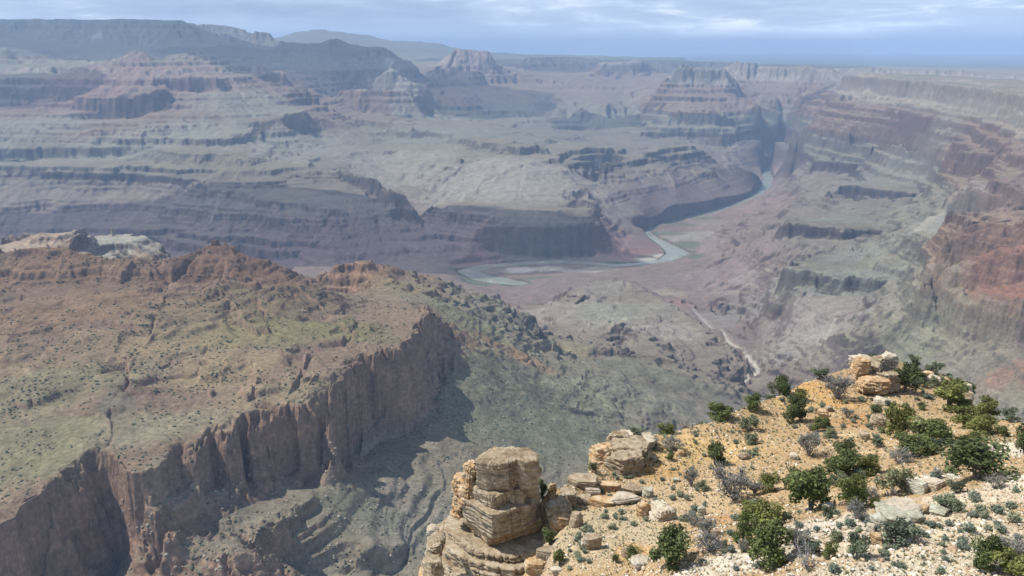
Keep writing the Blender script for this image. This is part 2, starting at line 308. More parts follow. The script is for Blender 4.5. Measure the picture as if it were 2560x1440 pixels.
# near red buttress at the right edge
Cliff([(2352, 592, 2.95), (2370, 575, 2.95), (2430, 566, 2.9), (2500, 562, 2.85), (2560, 558, 2.8), (2800, 560, 2.7)], [640, 650, 640, 620, 615, 610], 50, (500, -30))
Cliff([(2320, 678, 2.86), (2370, 665, 2.82), (2430, 650, 2.78), (2500, 635, 2.72), (2560, 625, 2.68), (2800, 625, 2.6)], [705, 720, 728, 722, 715, 715], 45)
Ln([(2310, 702, 2.84), (2360, 722, 2.76), (2420, 735, 2.68), (2480, 742, 2.6), (2560, 745, 2.52), (2800, 750, 2.4)])
Cliff([(2385, 752, 2.66), (2420, 752, 2.62), (2480, 752, 2.55), (2560, 752, 2.47), (2800, 755, 2.35)], [812, 838, 856, 872, 900], 45)
Ln([(2240, 760, 3.2), (2300, 780, 2.95), (2350, 830, 2.7), (2420, 870, 2.5), (2500, 900, 2.35), (2560, 925, 2.25)])
Ln([(2560, 1000, 2.1), (2400, 960, 2.35), (2200, 900, 2.75), (2100, 870, 3.05), (2560, 1100, 1.9), (3000, 1100, 1.7)])
Cliff([(2075, 852, 3.12), (2110, 850, 3.05), (2135, 855, 3.0)], [880, 888, 880], 20)
Ln([(1980, 760, 3.75), (2060, 770, 3.6), (2160, 775, 3.45), (2000, 820, 3.5), (1950, 860, 3.45), (2060, 810, 3.45)])
# Dox hills and wash
WASH = [(1560, 692, -1408), (1620, 712, -1395), (1690, 745, -1370), (1730, 778, -1350), (1770, 805, -1330), (1800, 822, -1315), (1822, 850, -1295), (1858, 880, -1280), (1885, 905, -1262), (1895, 925, -1250), (1880, 942, -1240), (1858, 962, -1228), (1840, 985, -1215)]
Ln(WASH)
Ln([(1640, 690, 5.35), (1700, 680, 5.5), (1760, 660, 5.65), (1820, 640, 5.7), (1870, 610, 5.75), (1880, 580, 5.9)])
Ln([(1720, 720, 4.98), (1800, 735, 4.75), (1880, 730, 4.6), (1940, 705, 4.5), (1900, 690, 4.75), (1860, 660, 5.05)])
Ln([(1780, 790, 4.45), (1850, 800, 4.2), (1900, 790, 4.1), (1860, 850, 3.85), (1920, 870, 3.6), (1960, 800, 3.85)])
Ln([(1750, 600, 6.4), (1850, 560, 6.6), (1900, 530, 7.1), (1960, 500, 7.5), (1840, 540, 7.2), (1950, 460, 8.8)])
Ln([(1760, 610, 6.3), (1800, 595, 6.3), (1900, 575, 5.9), (1940, 600, 5.3)])
# centre: purple flats south of the river
Ln([(1300, 742, 4.9), (1380, 700, 5.2), (1440, 686, 5.25), (1500, 700, 5.15), (1250, 735, 5.0)])
Ln([(1560, 680, 5.45), (1480, 690, 5.35), (1600, 675, 5.5)])
# the green hill with its ridge
Ln([(1290, 765, 4.15), (1340, 758, 4.1), (1400, 748, 4.1), (1440, 722, 4.15), (1462, 712, 4.2), (1500, 712, 4.25), (1530, 698, 4.25), (1560, 696, 4.25), (1590, 704, 4.2), (1620, 722, 4.1), (1660, 748, 3.95), (1700, 775, 3.8), (1740, 800, 3.65), (1780, 828, 3.5), (1820, 862, 3.35), (1850, 890, 3.2), (1880, 925, 3.1)], (260, -150))
Cliff([(1440, 742, 3.95), (1460, 725, 4.05), (1475, 722, 4.05)], [765, 755, 745], 25)
Cliff([(1522, 806, 3.45), (1535, 800, 3.45), (1548, 798, 3.45)], [860, 878, 885], 60)
Ln([(1380, 810, 3.55), (1450, 800, 3.6), (1500, 790, 3.65), (1560, 790, 3.6), (1600, 830, 3.3), (1650, 880, 3.05), (1700, 905, 2.95), (1750, 925, 2.9)])
Ln([(1350, 850, 3.1), (1430, 855, 3.1), (1500, 865, 3.05), (1570, 885, 2.95)])
Ln([(1360, 870, 2.8), (1420, 892, 2.72), (1480, 898, 2.72), (1520, 888, 2.78), (1580, 892, 2.78), (1640, 900, 2.78), (1700, 910, 2.78), (1760, 930, 2.76), (1820, 950, 2.76), (1880, 975, 2.75), (1930, 1000, 2.72), (2000, 1040, 2.68), (2150, 1080, 2.6)], (160, -90))
Cliff([(1450, 902, 2.62), (1475, 904, 2.6), (1490, 898, 2.6)], [910, 914, 905], 10)
# ridge behind the near promontory
Ln([(808, 688, 2.75), (830, 668, 2.78), (880, 658, 2.8), (940, 656, 2.85), (985, 664, 2.9), (1020, 672, 2.92), (1060, 688, 2.95), (1110, 706, 3.0), (1165, 725, 3.05), (1230, 745, 3.1), (1280, 775, 3.1), (1330, 798, 3.05)], (350, -260))
Ln([(860, 730, 2.55), (950, 740, 2.5), (1020, 735, 2.55), (1080, 748, 2.45), (1150, 780, 2.5), (1250, 830, 2.5), (1330, 870, 2.52), (1400, 920, 2.4), (1550, 960, 2.4), (1700, 1000, 2.4), (1850, 1040, 2.4)])
Cliff([(1330, 868, 2.55), (1350, 858, 2.58), (1372, 850, 2.6), (1390, 848, 2.62)], [882, 880, 878, 860], 20)
Ln([(1150, 850, 2.2), (1220, 900, 2.15), (1300, 960, 2.1), (1400, 1020, 2.1), (1550, 1060, 2.15), (1700, 1100, 2.2), (1200, 960, 1.98), (1300, 1040, 1.93), (1450, 1120, 1.9)])
# the near promontory: crest, sheer rim, talus
Ln([(-400, 640, 2.3), (0, 628, 2.25), (60, 622, 2.25), (130, 615, 2.26), (190, 630, 2.26), (240, 636, 2.25), (300, 645, 2.22), (370, 658, 2.2), (420, 652, 2.22), (470, 634, 2.26), (500, 630, 2.27), (520, 616, 2.28), (542, 604, 2.29), (566, 603, 2.29), (580, 612, 2.29), (600, 628, 2.28), (640, 652, 2.27), (690, 660, 2.3), (720, 672, 2.3), (760, 690, 2.32), (800, 698, 2.36), (822, 716, 2.38), (860, 745, 2.4)], (260, -150))
Ln([(-400, 600, 3.0), (0, 610, 2.95), (60, 597, 3.0), (120, 587, 3.0), (180, 584, 3.05), (230, 586, 3.2), (280, 577, 3.25), (340, 590, 3.25), (380, 605, 3.2), (410, 622, 3.15), (424, 640, 3.1)], (300, -250))
Cliff([(190, 596, 2.98), (215, 592, 3.02), (250, 598, 3.1), (300, 610, 3.12), (350, 625, 3.05), (385, 640, 3.0)], [625, 630, 626, 640, 655, 662], 40)
Ln([(0, 730, 1.98), (150, 745, 1.97), (300, 738, 1.99), (420, 725, 2.02), (550, 700, 2.06), (650, 715, 2.06), (740, 720, 2.14), (-400, 740, 2)])
Ln([(0, 850, 1.72), (150, 860, 1.72), (300, 850, 1.75), (450, 830, 1.8), (550, 800, 1.86), (650, 800, 1.88), (740, 790, 1.94), (800, 800, 2.0)])
Ln([(740, 740, 2.1), (800, 770, 2.08), (850, 790, 2.05), (900, 780, 2.12), (940, 790, 2.1)])
Ln([(650, 860, 1.76), (750, 820, 1.86), (850, 812, 1.92), (920, 822, 1.9), (975, 845, 1.86)])
Ln([(0, 1000, 1.47), (120, 1000, 1.48), (240, 960, 1.55), (330, 940, 1.6), (420, 920, 1.64), (520, 900, 1.68)])
Ln([(190, 1120, 1.3), (250, 1070, 1.355), (290, 1020, 1.42), (310, 980, 1.48)])
Ln([(380, 1020, 1.45), (480, 1000, 1.48), (560, 1030, 1.44), (640, 985, 1.5), (750, 950, 1.57), (830, 930, 1.6)])
EDGE = [(1078, 757), (1080, 790), (1052, 815), (1040, 842), (1015, 850), (1000, 876), (965, 868), (945, 892), (925, 880), (905, 908), (885, 915), (866, 958), (850, 968), (838, 1012), (826, 1030), (806, 1008), (782, 1010), (762, 1034), (742, 1016), (712, 1010), (690, 1022), (672, 1060), (660, 1064), (640, 1036), (615, 1040), (598, 1088), (588, 1092), (560, 1066), (535, 1078), (505, 1124), (490, 1128), (462, 1108), (436, 1118), (405, 1172), (385, 1172), (350, 1188), (332, 1180), (312, 1150), (275, 1128), (238, 1130), (205, 1152), (172, 1170), (150, 1205), (110, 1240), (60, 1285), (0, 1335), (-60, 1380), (-200, 1440)]
q = [place(u, v, -640) for u, v in EDGE]; LINES.append(q)
BASE = [(1105, 905), (1120, 945), (1118, 985), (1090, 1020), (1060, 1050), (1010, 1082), (975, 1092), (940, 1108), (910, 1140), (870, 1152), (820, 1166), (780, 1175), (745, 1186), (700, 1196), (655, 1206), (600, 1214), (550, 1218), (500, 1220), (440, 1226), (395, 1238), (375, 1280), (345, 1340), (310, 1420), (260, 1500), (150, 1580), (0, 1660), (-200, 1720)]
for k in range(len(BASE)):
    u, v = BASE[k]
lb = []
for (u, v) in BASE:
    a = place(u, v, -700)[0]
    # rim distance in this direction (nearest rim crossing)
    best = None
    for (a0, l0, z0), (a1, l1, z1) in zip(q[:-1], q[1:]):
        if min(a0, a1)-1e-6 <= a <= max(a0, a1)+1e-6 and abs(a1-a0) > 1e-9:
            l = l0+(l1-l0)*(a-a0)/(a1-a0); best = l if best is None else min(best, l)
    if best is None: best = place(1078, 757, -640)[1] if u > 1000 else q[-1][1]
    d = ray(u, v); r = math.exp(best)-30 if u < 1060 else 1800+(1118-u)*2
    r = min(r, 830/(-d[2])*math.hypot(d[0], d[1]))
    if u >= 1050: lb.append(place(u, v, -760-(v-905)*.3)); continue
    lb.append(place(u, v, r*math.cos(a)/1000))
LINES.append(lb)
Cliff([(395, 1275, 1.175), (480, 1262, 1.23), (560, 1258, 1.27), (640, 1240, 1.32), (720, 1215, 1.38), (800, 1195, 1.44), (880, 1175, 1.5), (935, 1158, 1.55)], [1284, 1272, 1268, 1252, 1228, 1206, 1184, 1166], 4)
Cliff([(420, 1325, 1.13), (520, 1325, 1.16), (600, 1322, 1.185), (680, 1305, 1.225), (740, 1275, 1.285), (790, 1250, 1.33)], [1345, 1345, 1343, 1328, 1300, 1268], 6)
Cliff([(560, 1385, 1.1), (640, 1380, 1.12), (700, 1362, 1.155)], [1405, 1402, 1388], 6)
Cliff([(890, 1385, 1.245), (960, 1372, 1.28), (1040, 1352, 1.33)], [1402, 1388, 1372], 8)
Ln([(400, 1440, 1.165), (600, 1445, 1.19), (800, 1440, 1.225), (1000, 1440, 1.27), (1100, 1300, 1.44), (1000, 1250, 1.47), (850, 1300, 1.33), (1150, 1150, 1.68), (1000, 1150, 1.62), (1300, 1200, 1.66), (1500, 1250, 1.62)])
Ln([(-800, 1600, -780), (0, 1760, -820), (600, 1700, -840), (1280, 1700, -860), (2000, 1600, -860), (3200, 1500, -860)])
Ln([(1700, 1200, 1.7), (2000, 1150, 2.0), (2300, 1100, 2.1)])
Ln([(1960, 372, 10.9), (1990, 365, 10.2), (2020, 345, 9.6)])
Ln([(1940, 330, 11.3), (1985, 310, 10.9), (2010, 290, 10.9), (2040, 262, 10.8)])
Ln([(2000, 235, 12.2), (2050, 232, 11.8), (2090, 205, 11.5)])
RIVER = [(1958, 390, 50), (1935, 412, 55), (1915, 432, 55), (1922, 450, 60), (1915, 470, 62), (1890, 492, 60), (1840, 512, 55), (1780, 530, 52), (1700, 550, 50), (1640, 568, 42), (1613, 580, 40), (1636, 598, 45), (1668, 614, 60), (1696, 634, 85), (1664, 652, 50), (1600, 660, 38), (1540, 664, 42), (1480, 659, 48), (1400, 655, 52), (1300, 659, 50), (1215, 666, 55), (1165, 680, 70), (1205, 695, 85), (1250, 703, 85), (1300, 710, 60)]
RZ = -1440.0
river_w = []
for (u, v, w_) in RIVER:
    a, l, z = place(u, v, RZ); r = math.exp(l); river_w.append((math.sin(a)*r, math.cos(a)*r, w_))
for off in (-1, 1):
    pass
Ln([(p[0], p[1], -1434.) for p in RIVER])
Ln([(1390, 668, -1430.), (1440, 680, -1428.), (1520, 676, -1428.), (1330, 690, -1430.)])
Ln([(1580, 646, -1432.), (1640, 642, -1432.), (1640, 590, -1428), (1720, 580, -1425.), (1750, 560, -1424.), (1800, 550, -1422.)])
Ln([(1740, 640, -1432.), (1750, 620, -1425.), (1690, 660, -1425.)])
Ln([(1160, 705, -1434.), (1200, 712, -1430.), (1240, 722, -1425.)])

# ------------------------------------------------------------------ polar grid and membrane fill
QF = 1.0
AZ0, AZ1 = R_(-40), R_(40)
NA = int(1500*QF)
azs = np.linspace(AZ0, AZ1, NA)
segs = [(700, 1050, 90), (1050, 3500, 800), (3500, 12500, 900), (12500, 30000, 260), (30000, 95000, 50)]
ls = []
for a_, b_, n_ in segs: ls.append(np.linspace(math.log(a_), math.log(b_), int(n_*QF), endpoint=False))
ls = np.concatenate(ls+[[math.log(95000)]]); NR = len(ls)
def fill(lines, azg, lg, iters=(400, 120), blur=0):
    na, nr = len(azg), len(lg)
    num = np.zeros((nr, na)); den = np.zeros((nr, na))
    ia = np.arange(na); ir = np.arange(nr)
    for q in lines:
        for p, s in zip(q[:-1], q[1:]):
            fa = np.interp([p[0], s[0]], azg, ia); fr = np.interp([p[1], s[1]], lg, ir)
            n = int(max(abs(fa[1]-fa[0]), abs(fr[1]-fr[0]))*2)+2
            t = np.linspace(0, 1, n)
            aa = p[0]+(s[0]-p[0])*t; ll = p[1]+(s[1]-p[1])*t; zz = p[2]+(s[2]-p[2])*t
            ok = (aa > azg[0]) & (aa < azg[-1]) & (ll > lg[0]) & (ll < lg[-1])
            i = np.rint(np.interp(aa, azg, ia)).astype(int)[ok]; j = np.rint(np.interp(ll, lg, ir)).astype(int)[ok]
            np.add.at(num, (j, i), zz[ok]); np.add.at(den, (j, i), 1)
    pyr = [(num, den)]
    while min(pyr[-1][0].shape) > 12:
        n0, d0 = pyr[-1]
        h, w_ = n0.shape; h2, w2 = (h+1)//2, (w_+1)//2
        n1 = np.zeros((h2*2, w2*2)); d1 = np.zeros((h2*2, w2*2)); n1[:h, :w_] = n0; d1[:h, :w_] = d0
        # equal weight per fine cell
        m = d1 > 0; n1[m] /= d1[m]; d1[m] = 1
        n1 = n1.reshape(h2, 2, w2, 2).sum((1, 3)); d1 = d1.reshape(h2, 2, w2, 2).sum((1, 3))
        pyr.append((n1, d1))
    z = None
    for lev, (n, d) in enumerate(pyr[::-1]):
        m = d > 0; c = np.where(m, n/np.maximum(d, 1e-9), 0)
        if z is None: z = np.full(n.shape, c[m].mean())
        else:
            h, w_ = n.shape
            z = np.repeat(np.repeat(z, 2, 0), 2, 1)[:h, :w_]
        z[m] = c[m]
        its = iters[0] if n.size < 60000 else iters[1]
        for k in range(its):
            zp = np.pad(z, 1, mode='edge')
            z = 0.25*(zp[:-2, 1:-1]+zp[2:, 1:-1]+zp[1:-1, :-2]+zp[1:-1, 2:])
            z[m] = c[m]
    return z
def blurz(z, n):
    for k in range(n):
        zp = np.pad(z, 1, mode='edge')
        z = (zp[:-2, 1:-1]+zp[2:, 1:-1]+zp[1:-1, :-2]+zp[1:-1, 2:]+2*z)/6
    return z
def bilin(Z, azg, lg, A, L):
    fa = np.interp(A, azg, np.arange(len(azg))); fr = np.interp(L, lg, np.arange(len(lg)))
    i = np.clip(fa.astype(np.int32), 0, len(azg)-2); j = np.clip(fr.astype(np.int32), 0, len(lg)-2)
    ta = (fa-i).astype(np.float32); tr = (fr-j).astype(np.float32)
    return (Z[j, i]*(1-ta)+Z[j, i+1]*ta)*(1-tr)+(Z[j+1, i]*(1-ta)+Z[j+1, i+1]*ta)*tr
caz = azs[::2]; cls_ = ls[::2]
Zc = fill(LINES, caz, cls_).astype(np.float32)
Zc = blurz(Zc, 1)

A, L = np.meshgrid(azs, ls); Rr = np.exp(L)
X = np.sin(A)*Rr; Y = np.cos(A)*Rr
far_s = np.clip(Rr/6000, .35, 3.0)
# wobble the rims: buttresses and alcoves, of real size
def warp(wl, amp, seed):
    return amp*fbm(X/wl, Y/wl, 3, seed), amp*fbm(X/wl+50, Y/wl+80, 3, seed+5)
wx1, wy1 = warp(900., 70., 11); wx2, wy2 = warp(260., 44., 23); wx3, wy3 = warp(80., 22., 31)
k1 = np.clip(Rr/6000, .1, 1.3); k2 = np.clip(Rr/3500, .35, 2.0); k3 = np.clip(Rr/2000, .5, 1.6)
wob = sstep(0, 1, 1.0)
Xw = X+wx1*k1+wx2*k2+wx3*k3; Yw = Y+wy1*k1+wy2*k2+wy3*k3
gcl = np.hypot(np.gradient(Zc, cls_, axis=0), np.gradient(Zc, caz, axis=1))/np.exp(cls_)[:, None]
gcl = blurz(sstep(.6, 1.1, gcl).astype(np.float32), 40); gcl = np.clip(gcl*2.5, 0, 1)
Zraw = bilin(Zc, caz, cls_, A, L)
nearw = (1-sstep(5200, 6600, Rr))*(.12+.88*bilin(gcl, caz, cls_, A, L))*np.where(Rr < 2650, (.1+.9*sstep(-795, -745, Zraw))*(1-sstep(-628, -605, Zraw)), .33); del Zraw
wx0 = fbm(X/150, Y/150, 2, 101, ridged=True)*34*nearw; Xw = Xw+wx0; Yw = Yw-wx0*.5; del wx0
bx = fbm(X/75, Y/75, 2, 105, ridged=True)*24+fbm(X/26, Y/26, 2, 109, ridged=True)*10+fbm(X/11, Y/11, 2, 111)*5
by = fbm(X/75+33, Y/75, 2, 107, ridged=True)*24+fbm(X/26+9, Y/26, 2, 110, ridged=True)*10+fbm(X/11, Y/11+7, 2, 112)*5
Xw = Xw+bx*nearw; Yw = Yw+by*nearw; del bx, by
# keep the river reach where it is
def dist_poly(px, py, pts):
    d = np.full(px.shape, 1e9, np.float32); wd = np.zeros(px.shape, np.float32)
    for p, s in zip(pts[:-1], pts[1:]):
        vx, vy = s[0]-p[0], s[1]-p[1]; q2 = vx*vx+vy*vy
        t = np.clip(((px-p[0])*vx+(py-p[1])*vy)/q2, 0, 1)
        e = np.hypot(px-p[0]-t*vx, py-p[1]-t*vy)
        wv = p[2]+(s[2]-p[2])*t
        m = e < d; d[m] = e[m]; wd[m] = wv[m]
    return d, wd
rr0, rr1 = np.searchsorted(ls, math.log(4800)), np.searchsorted(ls, math.log(16500))
dR = np.full(X.shape, 1e6, np.float32); wR = np.ones(X.shape, np.float32)
dR[rr0:rr1], wR[rr0:rr1] = dist_poly(X[rr0:rr1], Y[rr0:rr1], river_w)
keep = sstep(40, 500, dR)
Xw = X+(Xw-X)*keep; Yw = Y+(Yw-Y)*keep
Aw = np.arctan2(Xw, Yw); Lw = 0.5*np.log(Xw**2+Yw**2)
Z0 = bilin(Zc, caz, cls_, Aw, Lw).astype(np.float32)
del Aw, Lw, wx1, wy1, wx2, wy2, wx3, wy3
def grad(Z):
    dl = np.gradient(Z, ls, axis=0)/Rr; da = np.gradient(Z, azs, axis=1)/Rr
    sA, cA = np.sin(A), np.cos(A)
    return dl*sA+da*cA, dl*cA-da*sA          # d/dx, d/dy
# branching gullies that follow the fall line
def gully(Z, lam, gx, gy, seed):
    px_, py_ = X/lam, Y/lam
    s = np.sqrt(gx*gx+gy*gy)+1e-6
    tx, ty = -gy/s, gx/s
    ix = np.floor(px_).astype(np.int64); iy = np.floor(py_).astype(np.int64)
    fx = (px_-ix).astype(np.float32); fy = (py_-iy).astype(np.float32)
    acc = 0; dacc = 0; wsum = 0
    for i in (-1, 0, 1):
        for j in (-1, 0, 1):
            h = _perm[(_perm[(ix+i+seed*13) & 255]+iy+j) & 255]
            ox = fx-i-_hv[h]; oy = fy-j-_hv2[h]
            w_ = np.exp(-(ox*ox+oy*oy)*2.2)
            m = (ox*tx+oy*ty)*6.283*1.15
            acc = acc+np.cos(m)*w_; dacc = dacc-np.sin(m)*w_; wsum = wsum+w_
    acc /= wsum; dacc /= wsum
    return acc, dacc, s, tx, ty
Z = Z0.copy()
# broad smooth slopes and flats, where beds and gullies are buried
E0 = np.arctan2(Z0, Rr); SMO = np.zeros(Z0.shape, np.float32)
def smooth_at(u, v, ra, rl, k):
    d = ray(u, v); a = math.atan2(d[0], d[1]); el = math.atan2(d[2], math.hypot(d[0], d[1]))
    i = int(np.clip(round((a-AZ0)/(AZ1-AZ0)*(NA-1)), 0, NA-1)); j = int(np.argmax(E0[:, i] >= el)); sa = ra/FPX
    i0, i1 = np.searchsorted(azs, [azs[i]-2.2*sa, azs[i]+2.2*sa]); j0, j1 = np.searchsorted(ls, [ls[j]-2.2*rl, ls[j]+2.2*rl])
    w_ = np.exp(-((A[j0:j1, i0:i1]-azs[i])/sa)**2-((L[j0:j1, i0:i1]-ls[j])/rl)**2)
    SMO[j0:j1, i0:i1] = np.maximum(SMO[j0:j1, i0:i1], k*sstep(.15, .7, w_))
for a_ in ((1250, 450, 260, .09, .85), (1000, 430, 150, .08, .8), (1330, 500, 160, .06, .8), (900, 400, 120, .06, .7), (800, 340, 130, .06, .7), (620, 280, 170, .06, .7), (550, 330, 90, .03, .6), (1500, 520, 80, .05, .6), (1120, 330, 150, .04, .6), (1350, 350, 150, .04, .6),
           (2000, 800, 200, .09, .8), (2150, 650, 140, .04, .8), (2200, 850, 200, .08, .7), (2250, 440, 140, .05, .6), (1850, 650, 180, .12, .75), (1400, 700, 170, .05, .7), (1700, 700, 150, .06, .7), (1400, 1080, 260, .12, .9), (1300, 980, 200, .10, .9), (1180, 1000, 120, .12, .8), (1620, 940, 220, .05, .8), (1750, 1010, 200, .06, .8), (1150, 800, 90, .06, .6), (1530, 760, 90, .05, .6),
           (700, 950, 300, .08, .35), (150, 1100, 260, .14, .35), (1400, 260, 260, .10, .5), (300, 540, 400, .04, .35), (2300, 560, 70, .08, .6), (1560, 620, 90, .05, .7), (1000, 620, 150, .05, .5)): smooth_at(*a_)
SMO = blurz(SMO, 3)
# named spurs and drainages of the near slopes
def wpick(u, v):
    d = ray(u, v); a = math.atan2(d[0], d[1]); el = math.atan2(d[2], math.hypot(d[0], d[1]))
    i = int(np.clip(round((a-AZ0)/(AZ1-AZ0)*(NA-1)), 0, NA-1)); j = int(np.argmax(E0[:, i] >= el)); return X[j, i], Y[j, i]
for pts_, amp, wd_ in (([(555, 618), (560, 720), (600, 800), (700, 880)], 17, 60), ([(700, 672), (790, 760), (860, 825), (950, 862)], 18, 48), ([(150, 640), (160, 740), (140, 850), (60, 960)], 15, 60), ([(560, 760), (520, 860), (480, 960), (560, 1030)], 12, 40),
    ([(640, 690), (640, 760), (690, 840)], -13, 42), ([(430, 672), (400, 780), (340, 900), (290, 1000), (262, 1120)], -24, 42), ([(60, 690), (40, 800), (0, 900)], -13, 50), ([(300, 660), (280, 780), (300, 880)], 10, 45), ([(760, 900), (730, 960), (712, 1006)], -12, 24), ([(850, 770), (890, 805), (860, 860), (890, 900)], -14, 28), ([(560, 930), (520, 1000), (540, 1060)], -9, 24), ([(80, 1000), (110, 1100), (90, 1200)], -9, 30), ([(640, 900), (650, 960), (640, 1020)], 9, 24),
    ([(1560, 705), (1525, 800), (1545, 890)], 20, 60), ([(1640, 745), (1660, 830), (1690, 895)], -18, 55), ([(1462, 722), (1400, 800), (1380, 845)], 17, 60), ([(1500, 740), (1460, 800), (1440, 850)], -14, 45), ([(1730, 800), (1760, 860), (1790, 920)], 12, 50),
    ([(1190, 372), (1130, 450), (1090, 520)], 26, 110), ([(1320, 388), (1300, 450), (1290, 518)], 24, 110), ([(1250, 385), (1200, 470), (1165, 520)], -24, 90), ([(1400, 395), (1420, 450), (1400, 512)], -20, 90), ([(980, 345), (1000, 420), (1050, 495)], 22, 110), ([(1070, 360), (1050, 430), (1075, 500)], -20, 90),
    ([(1980, 760), (2080, 800), (2190, 790)], 20, 70), ([(1950, 850), (2080, 840), (2200, 850)], -16, 60), ([(1300, 930), (1450, 1010), (1620, 1060)], -12, 45), ([(1200, 900), (1350, 1000), (1450, 1090)], 10, 50), ([(1100, 760), (1200, 830), (1330, 920)], 12, 50), ([(300, 470), (260, 540), (230, 600)], 30, 120), ([(500, 500), (470, 560), (440, 620)], 28, 120), ([(660, 530), (640, 590), (600, 640)], 26, 110)):
    wp_ = [(*wpick(*q_), 1.) for q_ in pts_]; rs_ = [math.hypot(q_[0], q_[1]) for q_ in wp_]
    if max(rs_) > min(rs_)*1.8: continue
    j0, j1 = np.searchsorted(ls, [math.log(min(rs_)*.88), math.log(max(rs_)*1.12)])
    dd_, _ = dist_poly(X[j0:j1]+25*pn(X[j0:j1]/120, Y[j0:j1]/120, 3), Y[j0:j1]+25*pn(X[j0:j1]/120, Y[j0:j1]/120, 4), wp_)
    inside = np.where(Rr[j0:j1] < 2500, sstep(-690, -640, Z0[j0:j1]) if max(rs_) < 2500 else 1, 1)
    Z0[j0:j1] += amp*np.exp(-np.abs(dd_/wd_)**1.4)*inside
SMZ = blurz(Z0, 12)
gx, gy = grad(SMZ)
gtx, gty = gx.copy(), gy.copy()
for lam, amp, seed in ((1400., 85., 0), (620., 26., 1), (300., 17., 2), (140., 10., 3), (66., 5., 4), (30., 2.2, 5)):
    acc, dacc, s, tx, ty = gully(Z, lam, gtx, gty, seed)
    slope = np.sqrt(gx*gx+gy*gy)
    am = amp*sstep(0.03, 0.45, slope)*(1-.5*sstep(.9, 1.6, slope))*keep
    if lam < 1000: am = am*np.where(Rr < 1900, 1-.85*(1-sstep(-770, -715, Z0)), 1)
    if lam > 1000: am = am*sstep(10500, 13500, Rr)
    if lam < 200: am = am*(1-.7*SMO)*(1+.5*sstep(2500, 3000, Rr)*(1-sstep(4600, 5600, Rr)))
    if 200 < lam < 400: am = am*(.9*sstep(1100, 1700, Rr)+.1*sstep(3000, 5000, Rr))
    if lam > 400: am = am*sstep(1800, 5500, Rr*np.where(Rr > 3000, 1.4, 1))
    if lam < 50: am = am*(1-sstep(5000, 9000, Rr))
    sh = 1-np.sqrt(np.clip(0.5-0.5*acc, 0, 1))*2       # sharp channels, round spurs
    Z = Z+am*(-sh*0.5-0.1)*-1*1.0 if False else Z+am*(np.abs(acc)**0.6*np.sign(acc))*0.6
    k = 1.6*am/lam*3
    gtx = gtx+tx*dacc*k; gty = gty+ty*dacc*k
# general roughness
Z = Z+far_s**.7*(7.5*fbm(X/160, Y/160, 6, 41, .6)+14*fbm(X/700, Y/700, 3, 47)*sstep(3000, 6000, Rr))*keep
# strata: hard beds stand as little cliffs, soft beds as slopes; height decides which
def beds(z, P, sharp, k, seed):
    zz = z+.30*P*fbm(X/(P*30), Y/(P*30), 2, seed)
    t = zz/P+.33*np.sin(zz/P*1.7+seed)+.2*np.sin(zz/P*3.9+seed*2)      # beds of uneven thickness
    fr = t-np.floor(t); g = np.clip((fr-.5)/sharp+.5, 0, 1); g = g*g*(3-2*g)*.6+g*.4
    return z+k*P*(g-fr)*.8
bm = keep*sstep(-1436, -1400, Z)*(1-.95*SMO)
st = sstep(-.30, .30, fbm(X/900, Y/900, 3, 61)); st2 = sstep(-.25, .35, fbm(X/300, Y/300, 3, 67))
Z = Z+(beds(Z, 104., .26, .8, 3)-Z)*bm*(.12+.80*st)*sstep(2600, 4600, Rr)
Z = Z+(beds(Z, 37., .26, .9, 5)-Z)*bm*(.25+.75*st2+.35*(1-st2)*sstep(2300, 2600, Rr)*(1-sstep(4500, 5500, Rr)))*(.65+.35*sstep(2000, 4000, Rr))
Z = Z+(beds(Z, 14., .28, .9, 8)-Z)*bm*(.2+.8*sstep(-.2, .3, fbm(X/180, Y/180, 3, 69)))*(1-sstep(8000, 13000, Rr))
Z = Z+(beds(Z, 5., .3, .9, 9)-Z)*bm*sstep(-.1, .3, fbm(X/90, Y/90, 3, 73))*(1-sstep(3000, 5000, Rr))
Z = Z+(1-.4*SMO)*np.clip(Rr/2500, .3, 2.2)*1.3*fbm(X/22, Y/22, 4, 77, .6)*bm
# river bed
inr = dR < wR
fz = 1-sstep(0, 60, dR-wR)
Z = np.where(dR < wR+200, np.maximum(Z, RZ+3), Z)
Z = np.where(Z < RZ+3, RZ+3, Z)
Z = np.where(inr, RZ-4, Z)
Z = Z.astype(np.float32)
